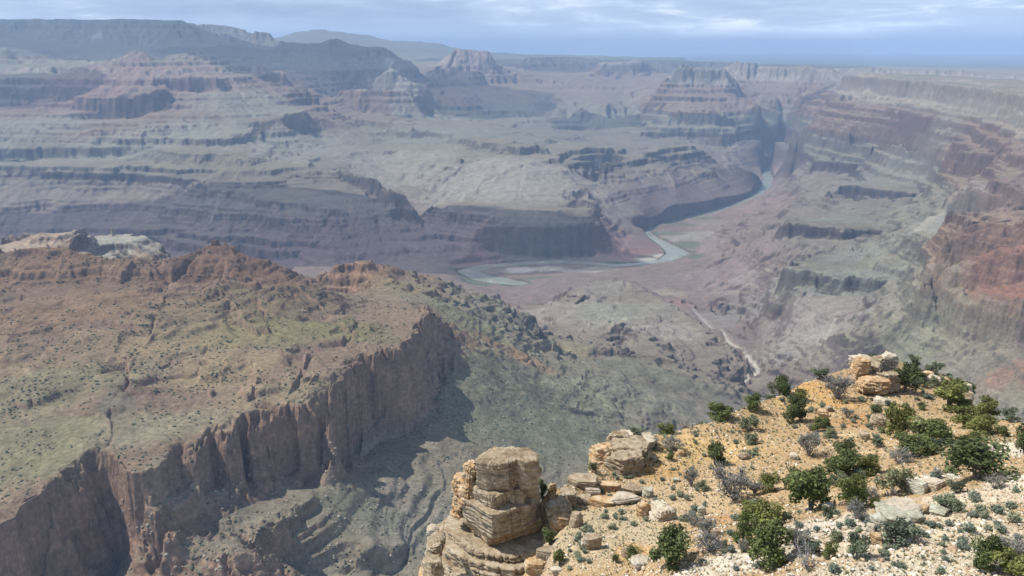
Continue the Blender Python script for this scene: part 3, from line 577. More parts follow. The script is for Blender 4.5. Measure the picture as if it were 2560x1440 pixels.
# ------------------------------------------------------------------ what the ground is made of (plain surface colours)
ELV = np.arctan2(Z, Rr)
def pick(u, v):
    """grid cell of the first ground the eye meets at this pixel"""
    d = ray(u, v); a = math.atan2(d[0], d[1]); el = math.atan2(d[2], math.hypot(d[0], d[1]))
    i = int(np.clip(round((a-AZ0)/(AZ1-AZ0)*(NA-1)), 0, NA-1))
    j = int(np.argmax(ELV[:, i] >= el))
    return i, j
gx, gy = grad(Z); SL = np.sqrt(gx*gx+gy*gy)
n1 = fbm(X/240, Y/240, 4, 71); n2 = fbm(X/55, Y/55, 4, 83); n3 = fbm(X/1500, Y/1500, 3, 91)
zz = Z+22*n1+14*n2+40*n3+185*sstep(.13, .20, A)*sstep(4200, 5400, Rr)*sstep(-820, -520, Z)*(Z > -700)
STR = [(-1440, (.17, .115, .095)), (-1330, (.165, .11, .095)), (-1230, (.15, .11, .09)), (-1120, (.15, .12, .10)), (-1075, (.14, .115, .095)), (-1060, (.095, .078, .065)), (-1000, (.11, .09, .075)),
       (-990, (.165, .155, .115)), (-880, (.17, .155, .115)), (-800, (.18, .155, .115)), (-790, (.19, .125, .088)), (-640, (.205, .14, .10)), (-625, (.185, .122, .095)), (-560, (.175, .115, .09)), (-420, (.17, .118, .096)),
       (-330, (.19, .13, .105)), (-300, (.30, .26, .215)), (-240, (.34, .30, .25)), (-150, (.29, .25, .205)), (-60, (.22, .20, .165)), (300, (.24, .21, .165)), (600, (.12, .135, .10))]
sz = np.array([s[0] for s in STR], np.float32); sc_ = np.array([s[1] for s in STR], np.float32)
C = np.stack([np.interp(zz, sz, sc_[:, k]) for k in range(3)], -1).astype(np.float32)
del zz
# fine banding of the beds
band = np.sin(Z/7.3+3*n1+np.sin(Z/19.)*2)*0.5+np.sin(Z/2.9+2*n2)*0.3
C *= (1+0.26*band*np.clip(SL*1.4, 0, 1))[..., None]
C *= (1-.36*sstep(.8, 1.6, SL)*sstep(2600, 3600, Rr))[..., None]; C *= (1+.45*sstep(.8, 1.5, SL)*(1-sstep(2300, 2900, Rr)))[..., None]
# debris and thin scrub on the gentle ground
deb = 1-sstep(0.55, 1.0, SL+0.3*n2)
debc = np.stack([np.interp(Z, [-1440, -1150, -1000, -820, -600, -300, 0], c_) for c_ in ((.225, .23, .23, .225, .235, .235, .16), (.18, .20, .21, .20, .185, .195, .16), (.145, .15, .15, .14, .13, .145, .12))], -1).astype(np.float32)
dk = (deb*(0.62+0.5*n1))[..., None]; dk = np.clip(dk, 0, .85)
C = C*(1-dk)+debc*dk
C *= (1+0.30*n2+0.16*n1)[..., None]
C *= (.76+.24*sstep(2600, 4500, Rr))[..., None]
def patch(u, v, ra, rl, col, k=.7, thr=None):
    i, j = pick(u, v)
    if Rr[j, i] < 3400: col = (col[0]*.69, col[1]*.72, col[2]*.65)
    """ground of another colour: centre seen at (u, v), ra, rl = half widths in pixels and in log distance"""
    i, j = pick(u, v); sa = ra/FPX; a0, l0 = azs[i], ls[j]
    i0, i1 = np.searchsorted(azs, [a0-2.2*sa, a0+2.2*sa]); j0, j1 = np.searchsorted(ls, [l0-2.2*rl, l0+2.2*rl])
    if i1 <= i0 or j1 <= j0: return
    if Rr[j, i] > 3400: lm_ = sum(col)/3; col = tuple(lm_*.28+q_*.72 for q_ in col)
    w_ = np.exp(-((A[j0:j1, i0:i1]-a0)/sa)**2-((L[j0:j1, i0:i1]-l0)/rl)**2)
    w_ = sstep(.2, .75, w_*(1+.7*n1[j0:j1, i0:i1]+.8*n2[j0:j1, i0:i1]))*k
    w_ = (w_*(1-.55*sstep(.7, 1.3, SL[j0:j1, i0:i1])))[..., None]; sub = C[j0:j1, i0:i1]
    lum = (1+0.3*n2[j0:j1, i0:i1]+.2*band[j0:j1, i0:i1]*np.clip(SL[j0:j1, i0:i1], 0, 1))[..., None]
    C[j0:j1, i0:i1] = sub*(1-w_)+np.array(col, np.float32)*lum*w_
RED = (.20, .135, .105); OLI = (.20, .185, .105); GRN = (.19, .19, .145); PUR = (.215, .15, .13); TAN = (.33, .27, .18); ORG = (.36, .20, .12)
GRY = (.25, .245, .20); PAL = (.38, .33, .25); REDB = (.20, .122, .095); VEG = (.10, .135, .085); SND = (.46, .42, .33)
# near promontory
for (u, v, ra, rl, c_, k) in (
    (80, 680, 260, .09, RED, .85), (350, 690, 220, .07, RED, .85), (560, 640, 170, .07, (.18, .11, .085), .9), (700, 690, 130, .05, (.19, .12, .09), .8), (200, 640, 200, .04, (.23, .145, .10), .8),
    (150, 780, 300, .06, (.24, .155, .105), .7), (560, 760, 240, .07, (.22, .165, .11), .7), (780, 740, 120, .05, (.17, .125, .09), .7), (700, 830, 200, .05, (.24, .205, .12), .7), (860, 820, 130, .05, OLI, .7),
    (450, 850, 200, .05, (.27, .215, .14), .6), (560, 930, 160, .05, (.31, .235, .155), .7), (200, 880, 260, .06, (.27, .20, .14), .6), (150, 960, 240, .06, (.24, .22, .145), .6), (640, 1000, 130, .03, (.31, .235, .165), .6), (80, 1120, 200, .08, (.235, .22, .145), .7),
    (330, 1080, 130, .05, (.29, .255, .195), .7), (290, 1000, 50, .05, (.17, .15, .125), .7), (450, 1060, 140, .04, (.29, .25, .185), .6), (760, 970, 120, .04, (.29, .235, .165), .6), (960, 850, 60, .02, (.27, .23, .15), .6),
    (300, 600, 130, .05, (.26, .25, .20), .9), (60, 600, 110, .05, (.33, .24, .16), .7),
    (900, 690, 90, .06, (.34, .20, .13), .75), (960, 665, 60, .04, REDB, .6), (1000, 720, 120, .05, (.24, .20, .13), .6), (1120, 760, 120, .06, GRN, .7), (1200, 830, 130, .06, (.225, .215, .15), .7), (1240, 860, 90, .03, (.30, .195, .14), .7), (1330, 900, 80, .03, ORG, .5),
    (1300, 960, 200, .07, GRN, .8), (1200, 1010, 150, .09, GRN, .8), (1420, 1080, 220, .09, (.19, .195, .15), .85), (1300, 1110, 140, .07, GRN, .7), (1450, 975, 130, .05, (.24, .235, .18), .7), (1430, 880, 60, .03, (.28, .235, .15), .8), (1620, 930, 190, .03, (.19, .195, .15), .7),
    (1600, 985, 180, .05, (.25, .235, .195), .7), (1760, 1010, 110, .05, (.25, .215, .19), .6), (1000, 1290, 160, .10, (.235, .215, .195), .7), (850, 1250, 150, .06, (.205, .205, .165), .6), (600, 1330, 250, .09, (.215, .20, .17), .6), (1000, 1240, 60, .04, (.27, .22, .2), .6),
    # middle ground
    (1520, 780, 110, .06, (.20, .205, .14), .8), (1650, 820, 110, .06, (.24, .21, .165), .7), (1380, 780, 80, .05, (.26, .20, .15), .7), (1500, 720, 90, .04, (.22, .20, .15), .6), (1640, 780, 70, .04, (.22, .205, .15), .6),
    (1400, 712, 130, .05, PUR, .85), (1300, 740, 90, .04, (.25, .15, .135), .8), (1280, 725, 60, .03, PUR, .7), (1700, 700, 110, .05, PUR, .8), (1820, 680, 120, .05, (.25, .165, .15), .8), (1780, 610, 70, .04, (.26, .18, .16), .7), (1850, 640, 90, .05, (.23, .15, .135), .7),
    (1720, 590, 70, .03, (.29, .27, .20), .7), (1800, 560, 80, .03, (.27, .2, .165), .6), (1660, 735, 60, .02, TAN, .6), (1720, 760, 70, .02, (.30, .15, .12), .6), (1850, 720, 90, .03, (.30, .24, .19), .5), (1900, 520, 90, .05, (.27, .165, .14), .7), (1820, 540, 60, .02, (.24, .13, .11), .7),
    (1850, 780, 130, .06, (.24, .22, .18), .7), (2000, 790, 150, .05, (.24, .20, .17), .6), (2080, 820, 130, .05, (.26, .21, .18), .6), (2000, 860, 150, .05, (.22, .215, .17), .6), (2200, 800, 130, .05, (.28, .25, .20), .6),
    (1560, 620, 80, .05, (.26, .135, .12), .85), (1620, 620, 50, .03, (.25, .125, .11), .8), (1180, 620, 60, .04, (.25, .125, .105), .8), (1230, 645, 50, .02, (.28, .14, .12), .8), (1100, 600, 110, .05, (.22, .15, .14), .7), (900, 610, 160, .06, (.20, .125, .12), .7), (700, 640, 160, .06, (.20, .12, .115), .7), (120, 580, 200, .05, (.21, .14, .13), .6),
    (1640, 500, 90, .05, (.19, .13, .12), .7), (1730, 500, 80, .05, (.25, .17, .15), .6), (1350, 640, 140, .02, (.13, .125, .11), .7), (1350, 600, 150, .03, (.14, .13, .115), .6),
    (1250, 440, 240, .09, (.31, .28, .22), .75), (1000, 420, 150, .08, (.30, .28, .21), .7), (1330, 480, 140, .06, (.29, .265, .205), .7), (1520, 520, 70, .05, (.28, .235, .19), .7), (1100, 330, 160, .05, (.22, .225, .155), .7), (1300, 345, 140, .04, (.20, .205, .15), .7), (1050, 290, 120, .03, (.21, .22, .15), .7),
    (550, 330, 180, .06, (.24, .25, .18), .7), (620, 260, 150, .06, (.25, .25, .18), .7), (350, 340, 200, .04, (.26, .26, .18), .6), (100, 310, 160, .05, (.24, .25, .18), .6), (700, 390, 120, .05, (.27, .25, .19), .6), (800, 370, 110, .06, (.26, .25, .19), .6),
    (500, 205, 110, .02, (.35, .20, .15), .7), (300, 170, 220, .04, (.29, .16, .125), .7), (250, 230, 120, .02, (.29, .17, .13), .7), (660, 185, 60, .02, (.38, .22, .17), .7), (1180, 140, 70, .03, (.40, .24, .19), .7), (975, 165, 16, .01, (.55, .48, .42), .8), (245, 92, 14, .008, (.5, .45, .4), .6),
    # right hand side
    (975, 195, 60, .03, (.38, .35, .29), .8), (950, 222, 110, .03, (.34, .31, .25), .7), (1050, 240, 120, .03, (.30, .29, .23), .6), (1180, 140, 70, .03, (.30, .22, .18), .6),
    (2150, 690, 190, .03, (.21, .23, .16), .8), (2150, 640, 120, .03, (.21, .225, .16), .7), (2060, 545, 130, .04, (.22, .23, .16), .7), (2250, 420, 130, .06, (.22, .225, .16), .6), (2330, 560, 60, .06, (.30, .28, .23), .6), (2420, 470, 60, .05, (.30, .28, .23), .5),
    (2450, 620, 120, .05, REDB, .85), (2480, 800, 130, .05, REDB, .85), (2540, 690, 110, .05, (.29, .14, .10), .8), (2540, 500, 80, .08, REDB, .7), (2350, 800, 50, .05, (.30, .27, .21), .6), (2400, 880, 120, .04, (.28, .26, .21), .6), (2530, 950, 80, .05, (.32, .16, .12), .6), (2300, 860, 130, .04, (.25, .24, .18), .6), (2540, 1000, 70, .05, (.24, .22, .17), .7)):
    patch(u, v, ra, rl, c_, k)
# green strips and sand along the river, the pale wash
nr_ = fbm(X/90, Y/90, 3, 99)
g = (dR > wR-5) & (dR < wR+10+170*np.clip(nr_, 0, 1)) & (SL < .35)
gm = (g*np.clip(.75+nr_*1.2, 0, 1))[..., None]
C = C*(1-gm)+np.array(VEG, np.float32)*(1+.4*n2[..., None])*gm
for (u, v, ra, rl, c_, k) in ((1310, 676, 62, .017, SND, 1.), (1375, 672, 40, .012, (.42, .39, .29), 1.), (1450, 678, 70, .012, (.40, .34, .26), .9), (1510, 672, 50, .012, (.34, .30, .22), .8), (1620, 650, 42, .012, SND, 1.), (1655, 642, 25, .01, SND, 1.), (1340, 696, 60, .008, VEG, .8),
                            (1175, 702, 40, .02, (.09, .14, .08), .9), (1200, 712, 40, .01, VEG, .9), (1720, 612, 35, .02, VEG, .8), (1680, 585, 45, .012, VEG, .7), (1740, 640, 22, .02, VEG, .8), (1690, 560, 60, .008, VEG, .7), (1750, 545, 60, .008, (.10, .15, .08), .7), (1540, 658, 60, .006, VEG, .8), (1400, 648, 90, .004, VEG, .7)):
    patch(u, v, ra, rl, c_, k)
wp = [(*place_m(u, v, z)[:2], 7) for u, v, z in WASH[3:]]
j0, j1 = np.searchsorted(ls, [math.log(2400), math.log(5200)])
dW, _ = dist_poly(X[j0:j1]+18*n1[j0:j1], Y[j0:j1]+18*n1[j0:j1], wp)
ww = ((1-sstep(4, 11, dW))*.8)[..., None]
C[j0:j1] = C[j0:j1]*(1-ww)+np.array((.38, .355, .31), np.float32)*ww
Z[j0:j1] -= 5*(1-sstep(5, 22, dW))
for gl in (([(1045, 548, 6.5), (1000, 520, 6.9), (950, 478, 7.25), (900, 452, 7.4), (830, 415, 7.7)], 12), ([(1245, 385, 7.9), (1215, 425, 7.4), (1160, 490, 6.9), (1150, 515, 6.6)], 14), ([(1300, 400, 7.6), (1240, 450, 7.2), (1180, 510, 6.5)], 9),
           ([(440, 440, 7.0), (400, 470, 6.85), (360, 500, 6.7), (310, 550, 6.5)], 9), ([(545, 480, 6.65), (535, 520, 6.4), (530, 560, 6.3)], 12), ([(1000, 600, 6.0), (1030, 612, 5.9), (1055, 625, 5.85)], 10), ([(2290, 600, 4.25), (2350, 545, 4.5), (2400, 500, 4.75), (2440, 455, 4.95)], 22), ([(2075, 830, 3.3), (2060, 870, 3.2), (2090, 800, 3.45)], 10)):
    lp = [(*place_m(*p)[:2], 10) for p in gl[0]]
    rs = [math.hypot(p[0], p[1]) for p in lp]
    j0, j1 = np.searchsorted(ls, [math.log(min(rs)*.93), math.log(max(rs)*1.07)])
    dW, _ = dist_poly(X[j0:j1]+30*n1[j0:j1], Y[j0:j1]+30*n1[j0:j1], lp)
    ww = ((1-sstep(gl[1]*.3, gl[1]*1.5, dW))*.38*np.clip(.8+n1[j0:j1], 0, 1))[..., None]
    C[j0:j1] = C[j0:j1]*(1-ww)+np.array((.40, .36, .29), np.float32)*ww
# far plain and rim woods
fp = sstep(20000, 26000, Rr)[..., None]*(Z < 0)[..., None]
C = C*(1-fp)+np.array((.15, .17, .12), np.float32)*(1+.5*n3[..., None])*fp
pl = (sstep(5000, 7000, Rr)*(1-sstep(.05, .12, SL))*sstep(-420, -330, Z)*(Z < 60))[..., None]*.8
C = C*(1-pl)+np.array((.17, .19, .12), np.float32)*pl
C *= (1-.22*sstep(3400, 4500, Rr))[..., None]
C = np.clip(C, .03, .75)

# ------------------------------------------------------------------ mesh: rows crowd where the ground is steep
MROWS = int(1500*QF)
dl_ = np.diff(ls)[:, None]; rm = Rr[1:]
dz_ = np.abs(np.diff(Z, axis=0))/rm
meas = np.sqrt((dl_*.16)**2+dz_**2)*np.where(rm > 30000, .3, 1)+.00004
vis = np.maximum.accumulate(ELV, axis=0)[:-1]-ELV[1:]
meas = meas*(0.3+0.7*(1-sstep(0, .02, vis)))
def boxa(m, k, ax):
    pw = [(0, 0), (0, 0)]; pw[ax] = (k//2+1, k//2); c_ = np.cumsum(np.pad(m, pw, mode='edge'), axis=ax)
    return (c_[:, k:]-c_[:, :-k])/k if ax == 1 else (c_[k:]-c_[:-k])/k
for kk in (61, 41): meas = boxa(meas, kk, 1)
meas = boxa(meas, 5, 0)
cum = np.concatenate([np.zeros((1, NA)), np.cumsum(meas, 0)]); cum /= cum[-1]
tq = np.linspace(0, 1, MROWS); jj = np.arange(NR)
VZ = np.empty((MROWS, NA), np.float32); VL = np.empty((MROWS, NA)); VC = np.empty((MROWS, NA, 3), np.float32)
for i in range(NA):
    f = np.interp(tq, cum[:, i], jj)
    VL[:, i] = np.interp(f, jj, ls); VZ[:, i] = np.interp(f, jj, Z[:, i])
    for k in range(3): VC[:, i, k] = np.interp(f, jj, C[:, i, k])
VR = np.exp(VL); V = np.stack([np.sin(azs)[None]*VR, np.cos(azs)[None]*VR, VZ], -1).reshape(-1, 3)
idx = np.arange(MROWS*NA).reshape(MROWS, NA)
Fq = np.stack([idx[:-1, :-1], idx[:-1, 1:], idx[1:, 1:], idx[1:, :-1]], -1).reshape(-1, 4)

mt, t = mkmat('canyon_rock')
at = t.new('ShaderNodeAttribute', attribute_name='Col'); geo = t.new('ShaderNodeNewGeometry')
na_ = t.noise(geo.outputs['Position'], 0.11, 5, .65); nb_ = t.noise(geo.outputs['Position'], 0.02, 4, .6)
f1 = t.ramp(na_, [(0.28, (.48, .49, .46)), (.42, (.86, .86, .85)), (.55, (1.04, 1.03, 1.02)), (.72, (1.5, 1.46, 1.40))])
f2 = t.ramp(nb_, [(0.3, (.84, .84, .85)), (.7, (1.16, 1.15, 1.13))])
t.lk(t.mix(1.0, t.mix(1.0, at.outputs['Color'], f1, 'MULTIPLY'), f2, 'MULTIPLY'), t.b.inputs['Base Color'])
bp = t.new('ShaderNodeBump'); bp.inputs['Strength'].default_value = .7; bp.inputs['Distance'].default_value = 7.0
t.lk(t.noise(geo.outputs['Position'], 0.06, 8, .7), bp.inputs['Height']); t.lk(bp.outputs[0], t.b.inputs['Normal'])
t.b.inputs['Specular IOR Level'].default_value = 0.0; t.b.inputs['Roughness'].default_value = 1.0
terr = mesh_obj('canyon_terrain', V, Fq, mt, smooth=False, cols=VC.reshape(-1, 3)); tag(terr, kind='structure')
del V, Fq, VC, idx, cum, meas

# river water
mr, t = mkmat('river_water')
geo = t.new('ShaderNodeNewGeometry'); t.lk(t.ramp(t.noise(geo.outputs['Position'], .012, 6, .65), [(.35, (.14, .155, .12)), (.6, (.21, .22, .175)), (.68, (.38, .39, .35))]), t.b.inputs['Base Color']); t.b.inputs['Roughness'].default_value = .28; t.b.inputs['Specular IOR Level'].default_value = .5
rv = []; rf = []
for k, (x, y, w_) in enumerate(river_w):
    x0, y0 = river_w[max(k-1, 0)][:2]; x1, y1 = river_w[min(k+1, len(river_w)-1)][:2]
    tx, ty = x1-x0, y1-y0; n_ = math.hypot(tx, ty); tx /= n_; ty /= n_
    rv += [(x-ty*(w_+60), y+tx*(w_+60), RZ), (x+ty*(w_+60), y-tx*(w_+60), RZ)]
    if k: rf.append((2*k-2, 2*k-1, 2*k+1, 2*k))
rv = np.array(rv); lo, hi = rv.min(0), rv.max(0)
riv = mesh_obj('river', [(lo[0]-100, lo[1]-100, RZ), (hi[0]+100, lo[1]-100, RZ), (hi[0]+100, hi[1]+100, RZ), (lo[0]-100, hi[1]+100, RZ)], [(0, 1, 2, 3)], mr); tag(riv, kind='structure')
# haze
hz = bpy.data.materials.new('haze_air'); hz.use_nodes = True; t = NT(hz.node_tree); t.n.clear()
o_ = t.new('ShaderNodeOutputMaterial'); pv = t.new('ShaderNodeVolumePrincipled')
pv.inputs['Color'].default_value = (.47, .67, 1.0, 1); pv.inputs['Density'].default_value = 3.7e-5; pv.inputs['Anisotropy'].default_value = 0.0
t.lk(pv.outputs[0], o_.inputs['Volume'])
hx = 72000.; zb, ztop = -1446., 720.
hy0, hy1 = -1500., 99000.
hv = [(-hx, hy0, zb), (hx, hy0, zb), (hx, hy1, zb), (-hx, hy1, zb), (-hx, hy0, ztop), (hx, hy0, ztop), (hx, hy1, ztop), (-hx, hy1, ztop)]
hzo = mesh_obj('haze', hv, [(0, 3, 2, 1), (4, 5, 6, 7), (0, 1, 5, 4), (1, 2, 6, 5), (2, 3, 7, 6), (3, 0, 4, 7)], hz, smooth=False); tag(hzo, kind='stuff')
# ------------------------------------------------------------------ clouds over the canyon (their shadows lie on it)
mc, t = mkmat('cloud_white'); t.b.inputs['Base Color'].default_value = (.85, .87, .9, 1)
t.b.inputs['Specular IOR Level'].default_value = 0
tr_ = t.new('ShaderNodeBsdfTransparent'); mx_ = t.new('ShaderNodeMixShader'); mx_.inputs[0].default_value = .36
t.lk(tr_.outputs[0], mx_.inputs[1]); t.lk(t.b.outputs[0], mx_.inputs[2]); t.lk(mx_.outputs[0], t.out.inputs[0])
def cloud(u, v, z, rx, ry, seed, lab, alt=2900., rot=0.):
    p = place_m(u, v, z); k = (alt-p[2])/SUND.z
    c = p+np.array(SUND)*k
    nu, nv = 96, 40
    th = np.linspace(0, 2*np.pi, nu, endpoint=False)[None]; ph = np.linspace(-np.pi/2, np.pi/2, nv)[:, None]
    r = 1+.55*fbm(np.cos(th)*1.3+seed*5+0*ph, np.sin(th)*1.3+ph*.3, 4, seed)+.3*fbm(th*2.5+9, ph*2.5, 3, seed+1)*np.cos(ph)
    r[:, -1:] = r[:, 0:1]*.5+r[:, -1:]*.5
    x = rx*np.cos(th)*np.cos(ph)*r; y = ry*np.sin(th)*np.cos(ph)*r
    zz = np.where(ph > 0, 420., 90.)*np.sin(ph)*(1+.6*fbm(x/600, y/600, 4, seed+3))
    cr, sr = math.cos(rot), math.sin(rot)
    Vv = np.stack([c[0]+x*cr-y*sr, c[1]+x*sr+y*cr, c[2]+zz], -1).reshape(-1, 3)
    ix = np.arange(nu*nv).reshape(nv, nu); nx = np.roll(ix, -1, 1)
    Ff = np.stack([ix[:-1], nx[:-1], nx[1:], ix[1:]], -1).reshape(-1, 4)
    o = mesh_obj('cloud', Vv, Ff, mc); tag(o, kind='structure')
cloud(330, 575, -1250, 3300, 700, 1, '')
cloud(200, 100, 14.2, 5200, 2300, 3, '')
cloud(850, 150, 13.5, 2600, 1900, 4, '')
cloud(1480, 300, 12.0, 620, 420, 5, '')
cloud(560, 158, 10.4, 520, 380, 6, '')
cloud(80, 235, 9.3, 900, 330, 7, '')
cloud(1650, 150, 20., 5000, 2500, 8, '')
cloud(2050, 235, 11.5, 450, 500, 9, '')
# ------------------------------------------------------------------ the near ridge below the viewpoint
FL = []
def Fn(pts, backs=()):
    q = [place(u, v, (m/1000. if m > 0 else m)) for u, v, m in pts]; FL.append(q)
    for dr, dz in backs: FL.append([(a, math.log(math.exp(l)+dr), z+dz) for a, l, z in q])
Fn([(1352, 1240, 97), (1400, 1222, 99), (1440, 1212, 100), (1500, 1168, 106), (1512, 1125, 111), (1545, 1096, 115), (1600, 1085, 119), (1680, 1082, 122), (1760, 1053, 127), (1805, 1043, 129), (1850, 1023, 132), (1900, 1001, 136), (1950, 986, 140), (1990, 966, 144), (2060, 935, 148), (2110, 915, 150), (2200, 895, 154), (2280, 888, 160), (2330, 906, 158), (2400, 950, 150), (2425, 978, 146), (2440, 1012, 138), (2480, 1046, 128), (2560, 1054, 122), (2800, 1070, 112), (3200, 1090, 100)], ((8, -9), (30, -50), (110, -170)))
Fn([(1450, 1260, 97), (1550, 1200, 104), (1700, 1150, 112), (1850, 1090, 122), (1950, 1050, 130), (2050, 1000, 138), (2150, 985, 141), (2250, 985, 141), (2350, 1020, 136), (2440, 1060, 125), (2560, 1075, 112)])
Fn([(1400, 1350, 84), (1550, 1320, 88), (1700, 1270, 94), (1850, 1210, 100), (2000, 1150, 107), (2150, 1110, 112), (2300, 1100, 112), (2420, 1105, 104), (2560, 1110, 98), (2900, 1130, 85)])
Fn([(1400, 1440, 75), (1600, 1420, 76), (1750, 1380, 78), (1900, 1330, 80), (2050, 1270, 83), (2200, 1210, 85), (2350, 1185, 83), (2450, 1180, 79), (2560, 1190, 72), (2900, 1200, 65)])
Fn([(1500, 1560, 63), (1600, 1500, 68), (1800, 1440, 68), (2000, 1400, 66), (2200, 1340, 64), (2400, 1290, 60), (2560, 1270, 56), (2900, 1280, 50)])
Fn([(1700, 1700, 45), (2000, 1600, 48), (2300, 1440, 50), (2560, 1380, 46), (2900, 1380, 40)])
FL.append([(R_(2), math.log(30), -26), (R_(12), math.log(26), -19), (R_(25), math.log(24), -16), (R_(40), math.log(24), -15)])
FL.append([(R_(-15), math.log(12), -24), (R_(0), math.log(12), -15), (R_(12), math.log(12), -10), (R_(40), math.log(12), -8.5)])
FL.append([(R_(-5.2), math.log(60), -52), (R_(-5.6), math.log(75), -60), (R_(-5.6), math.log(86), -62), (R_(-5.2), math.log(96), -64), (R_(-3.4), math.log(104), -66), (R_(-1), math.log(106), -66), (R_(1.2), math.log(104), -64)])
FL.append([(R_(-4.6), math.log(66), -66), (R_(-4.5), math.log(78), -66), (R_(-2.5), math.log(84), -64), (R_(0), math.log(83), -62), (R_(1.4), math.log(80), -58)])
FL.append([(R_(-2), math.log(92), -61), (R_(1.5), math.log(91), -59), (R_(2.4), math.log(97), -57)])
FL.append([(R_(-1), math.log(70), -60), (R_(2), math.log(66), -52)])
FL.append([(R_(-15), math.log(40), -60), (R_(-9), math.log(70), -95), (R_(-8), math.log(100), -130), (R_(-4), math.log(125), -135), (R_(1), math.log(128), -130)])
FL.append([(R_(-15), math.log(240), -330), (R_(0), math.log(260), -330), (R_(20), math.log(300), -300), (R_(40), math.log(260), -280)])
FL.append([(R_(-15), math.log(650), -790), (R_(40), math.log(650), -790)])
FL.append([(R_(-15), math.log(400), -500), (R_(40), math.log(400), -480)])
fa_ = np.linspace(R_(-14), R_(39), 1100); fl_ = np.concatenate([np.linspace(math.log(12.), math.log(34), 60, endpoint=False), np.linspace(math.log(34), math.log(175), 1000, endpoint=False), np.linspace(math.log(175), math.log(700), 60)])
FZ = blurz(fill(FL, fa_[::2], fl_[::2], (500, 150)), 6)
FA, FLg = np.meshgrid(fa_, fl_); FR = np.exp(FLg); FX = np.sin(FA)*FR; FY = np.cos(FA)*FR
wx = 1.6*fbm(FX/9, FY/9, 3, 5); wy = 1.6*fbm(FX/9+40, FY/9, 3, 8)
FZ = bilin(FZ, fa_[::2], fl_[::2], np.arctan2(FX+wx, FY+wy), np.log(np.hypot(FX+wx, FY+wy))).astype(np.float32)
fs = np.hypot(np.gradient(FZ, fl_, axis=0)/FR, np.gradient(FZ, fa_, axis=1)/FR)
FZ += 0.55*fbm(FX/7, FY/7, 4, 12)+.22*fbm(FX/1.6, FY/1.6, 4, 15, .6)
# small rock ledges on the steeper parts
lm = sstep(-.05, .3, fbm(FX/10, FY/10, 3, 27))*sstep(.25, .7, fs+.25*fbm(FX/14, FY/14, 2, 29))
t_ = FZ/.62+.9*fbm(FX/9, FY/9, 3, 33); FZ = FZ-lm*.62*.95/6.283*np.sin(t_*6.283)*1.15
FZ += 6*fbm(FX/30, FY/30, 3, 37)*sstep(165, 240, FR)
fn1 = fbm(FX/6, FY/6, 4, 51); fn2 = fbm(FX/.9, FY/.9, 4, 57, .6); fn3 = fbm(FX/22, FY/22, 3, 63)
FC = np.ones(FZ.shape+(3,), np.float32)*np.array((.43, .30, .175), np.float32)
FELV = np.arctan2(FZ, FR)
FVM = np.maximum.accumulate(FELV, axis=0)
def pickf(u, v):
    d = ray(u, v); a = math.atan2(d[0], d[1]); el = math.atan2(d[2], math.hypot(d[0], d[1]))
    i = int(np.clip(round((a-fa_[0])/(fa_[-1]-fa_[0])*(len(fa_)-1)), 0, len(fa_)-1))
    j = int(np.argmax(FVM[:, i] >= el))
    if j == 0: j = int(np.argmax(FELV[:, i]))
    return i, j
def fground(x, y):
    a = np.arctan2(x, y); l = np.log(np.hypot(x, y))
    return bilin(FZ, fa_, fl_, np.atleast_1d(a), np.atleast_1d(l))
def fpoint(u, v):
    i, j = pickf(u, v); return np.array([FX[j, i], FY[j, i], FZ[j, i]])
def fpatch(u, v, ra, rv, col, k=.8):
    i, j = pickf(u, v); r = FR[j, i]; x0, y0 = FX[j, i], FY[j, i]
    a0 = fa_[i]; dx, dy = FX-x0, FY-y0
    s_ = dx*math.cos(a0)-dy*math.sin(a0); f_ = dx*math.sin(a0)+dy*math.cos(a0)
    w_ = np.exp(-(s_/(ra*r*1.15/FPX))**2-(f_/(rv*r*2.6/FPX))**2)
    w_ = (sstep(.2, .7, w_*(1+.6*fn1+.5*fn2))*k)[..., None]
    FC[:] = FC*(1-w_)+np.array(col, np.float32)*w_
WH = (.66, .60, .53); PK = (.60, .50, .40); OR = (.50, .30, .13); YO = (.53, .36, .17); GV = (.46, .38, .27); RO = (.42, .235, .115)
for a_ in ((1500, 1330, 170, 90, GV), (1700, 1250, 150, 70, (.48, .36, .23)), (1750, 1130, 160, 45, YO), (2000, 1000, 110, 30, YO), (2020, 970, 60, 16, OR), (2100, 1010, 60, 20, OR), (2150, 1050, 90, 30, RO), (1640, 1180, 80, 25, OR), (1800, 1300, 60, 20, RO), (2280, 1060, 80, 30, (.48, .33, .2)),
           (2300, 920, 90, 20, (.43, .33, .19)), (1580, 1380, 50, 30, OR), (2140, 1090, 40, 10, (.56, .42, .27)), (2080, 1040, 25, 14, (.56, .41, .25)), (2180, 1130, 30, 10, (.55, .4, .25)),
           (2560, 1130, 120, 40, WH), (2450, 1110, 120, 14, WH), (2540, 1200, 60, 40, (.68, .62, .55)), (2400, 1250, 240, 60, PK), (2300, 1350, 260, 80, (.57, .50, .40)), (2500, 1330, 160, 60, (.60, .50, .38)), (2050, 1320, 130, 28, WH), (1800, 1430, 140, 26, (.58, .53, .46)), (1900, 1400, 140, 40, (.56, .51, .44)), (2200, 1440, 300, 30, (.60, .54, .46)), (2300, 1200, 60, 20, WH), (2540, 1085, 30, 12, OR)):
    fpatch(*a_)
FC *= (.86+.26*fn1+.36*fn2+.20*fn3)[..., None]; FC[..., 2] *= .93
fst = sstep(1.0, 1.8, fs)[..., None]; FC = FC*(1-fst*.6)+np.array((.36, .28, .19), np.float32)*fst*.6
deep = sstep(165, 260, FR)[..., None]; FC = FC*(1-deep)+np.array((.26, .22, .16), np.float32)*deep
FC = np.clip(FC, .04, .72)
mf, t = mkmat('near_ground')
at = t.new('ShaderNodeAttribute', attribute_name='Col'); geo = t.new('ShaderNodeNewGeometry')
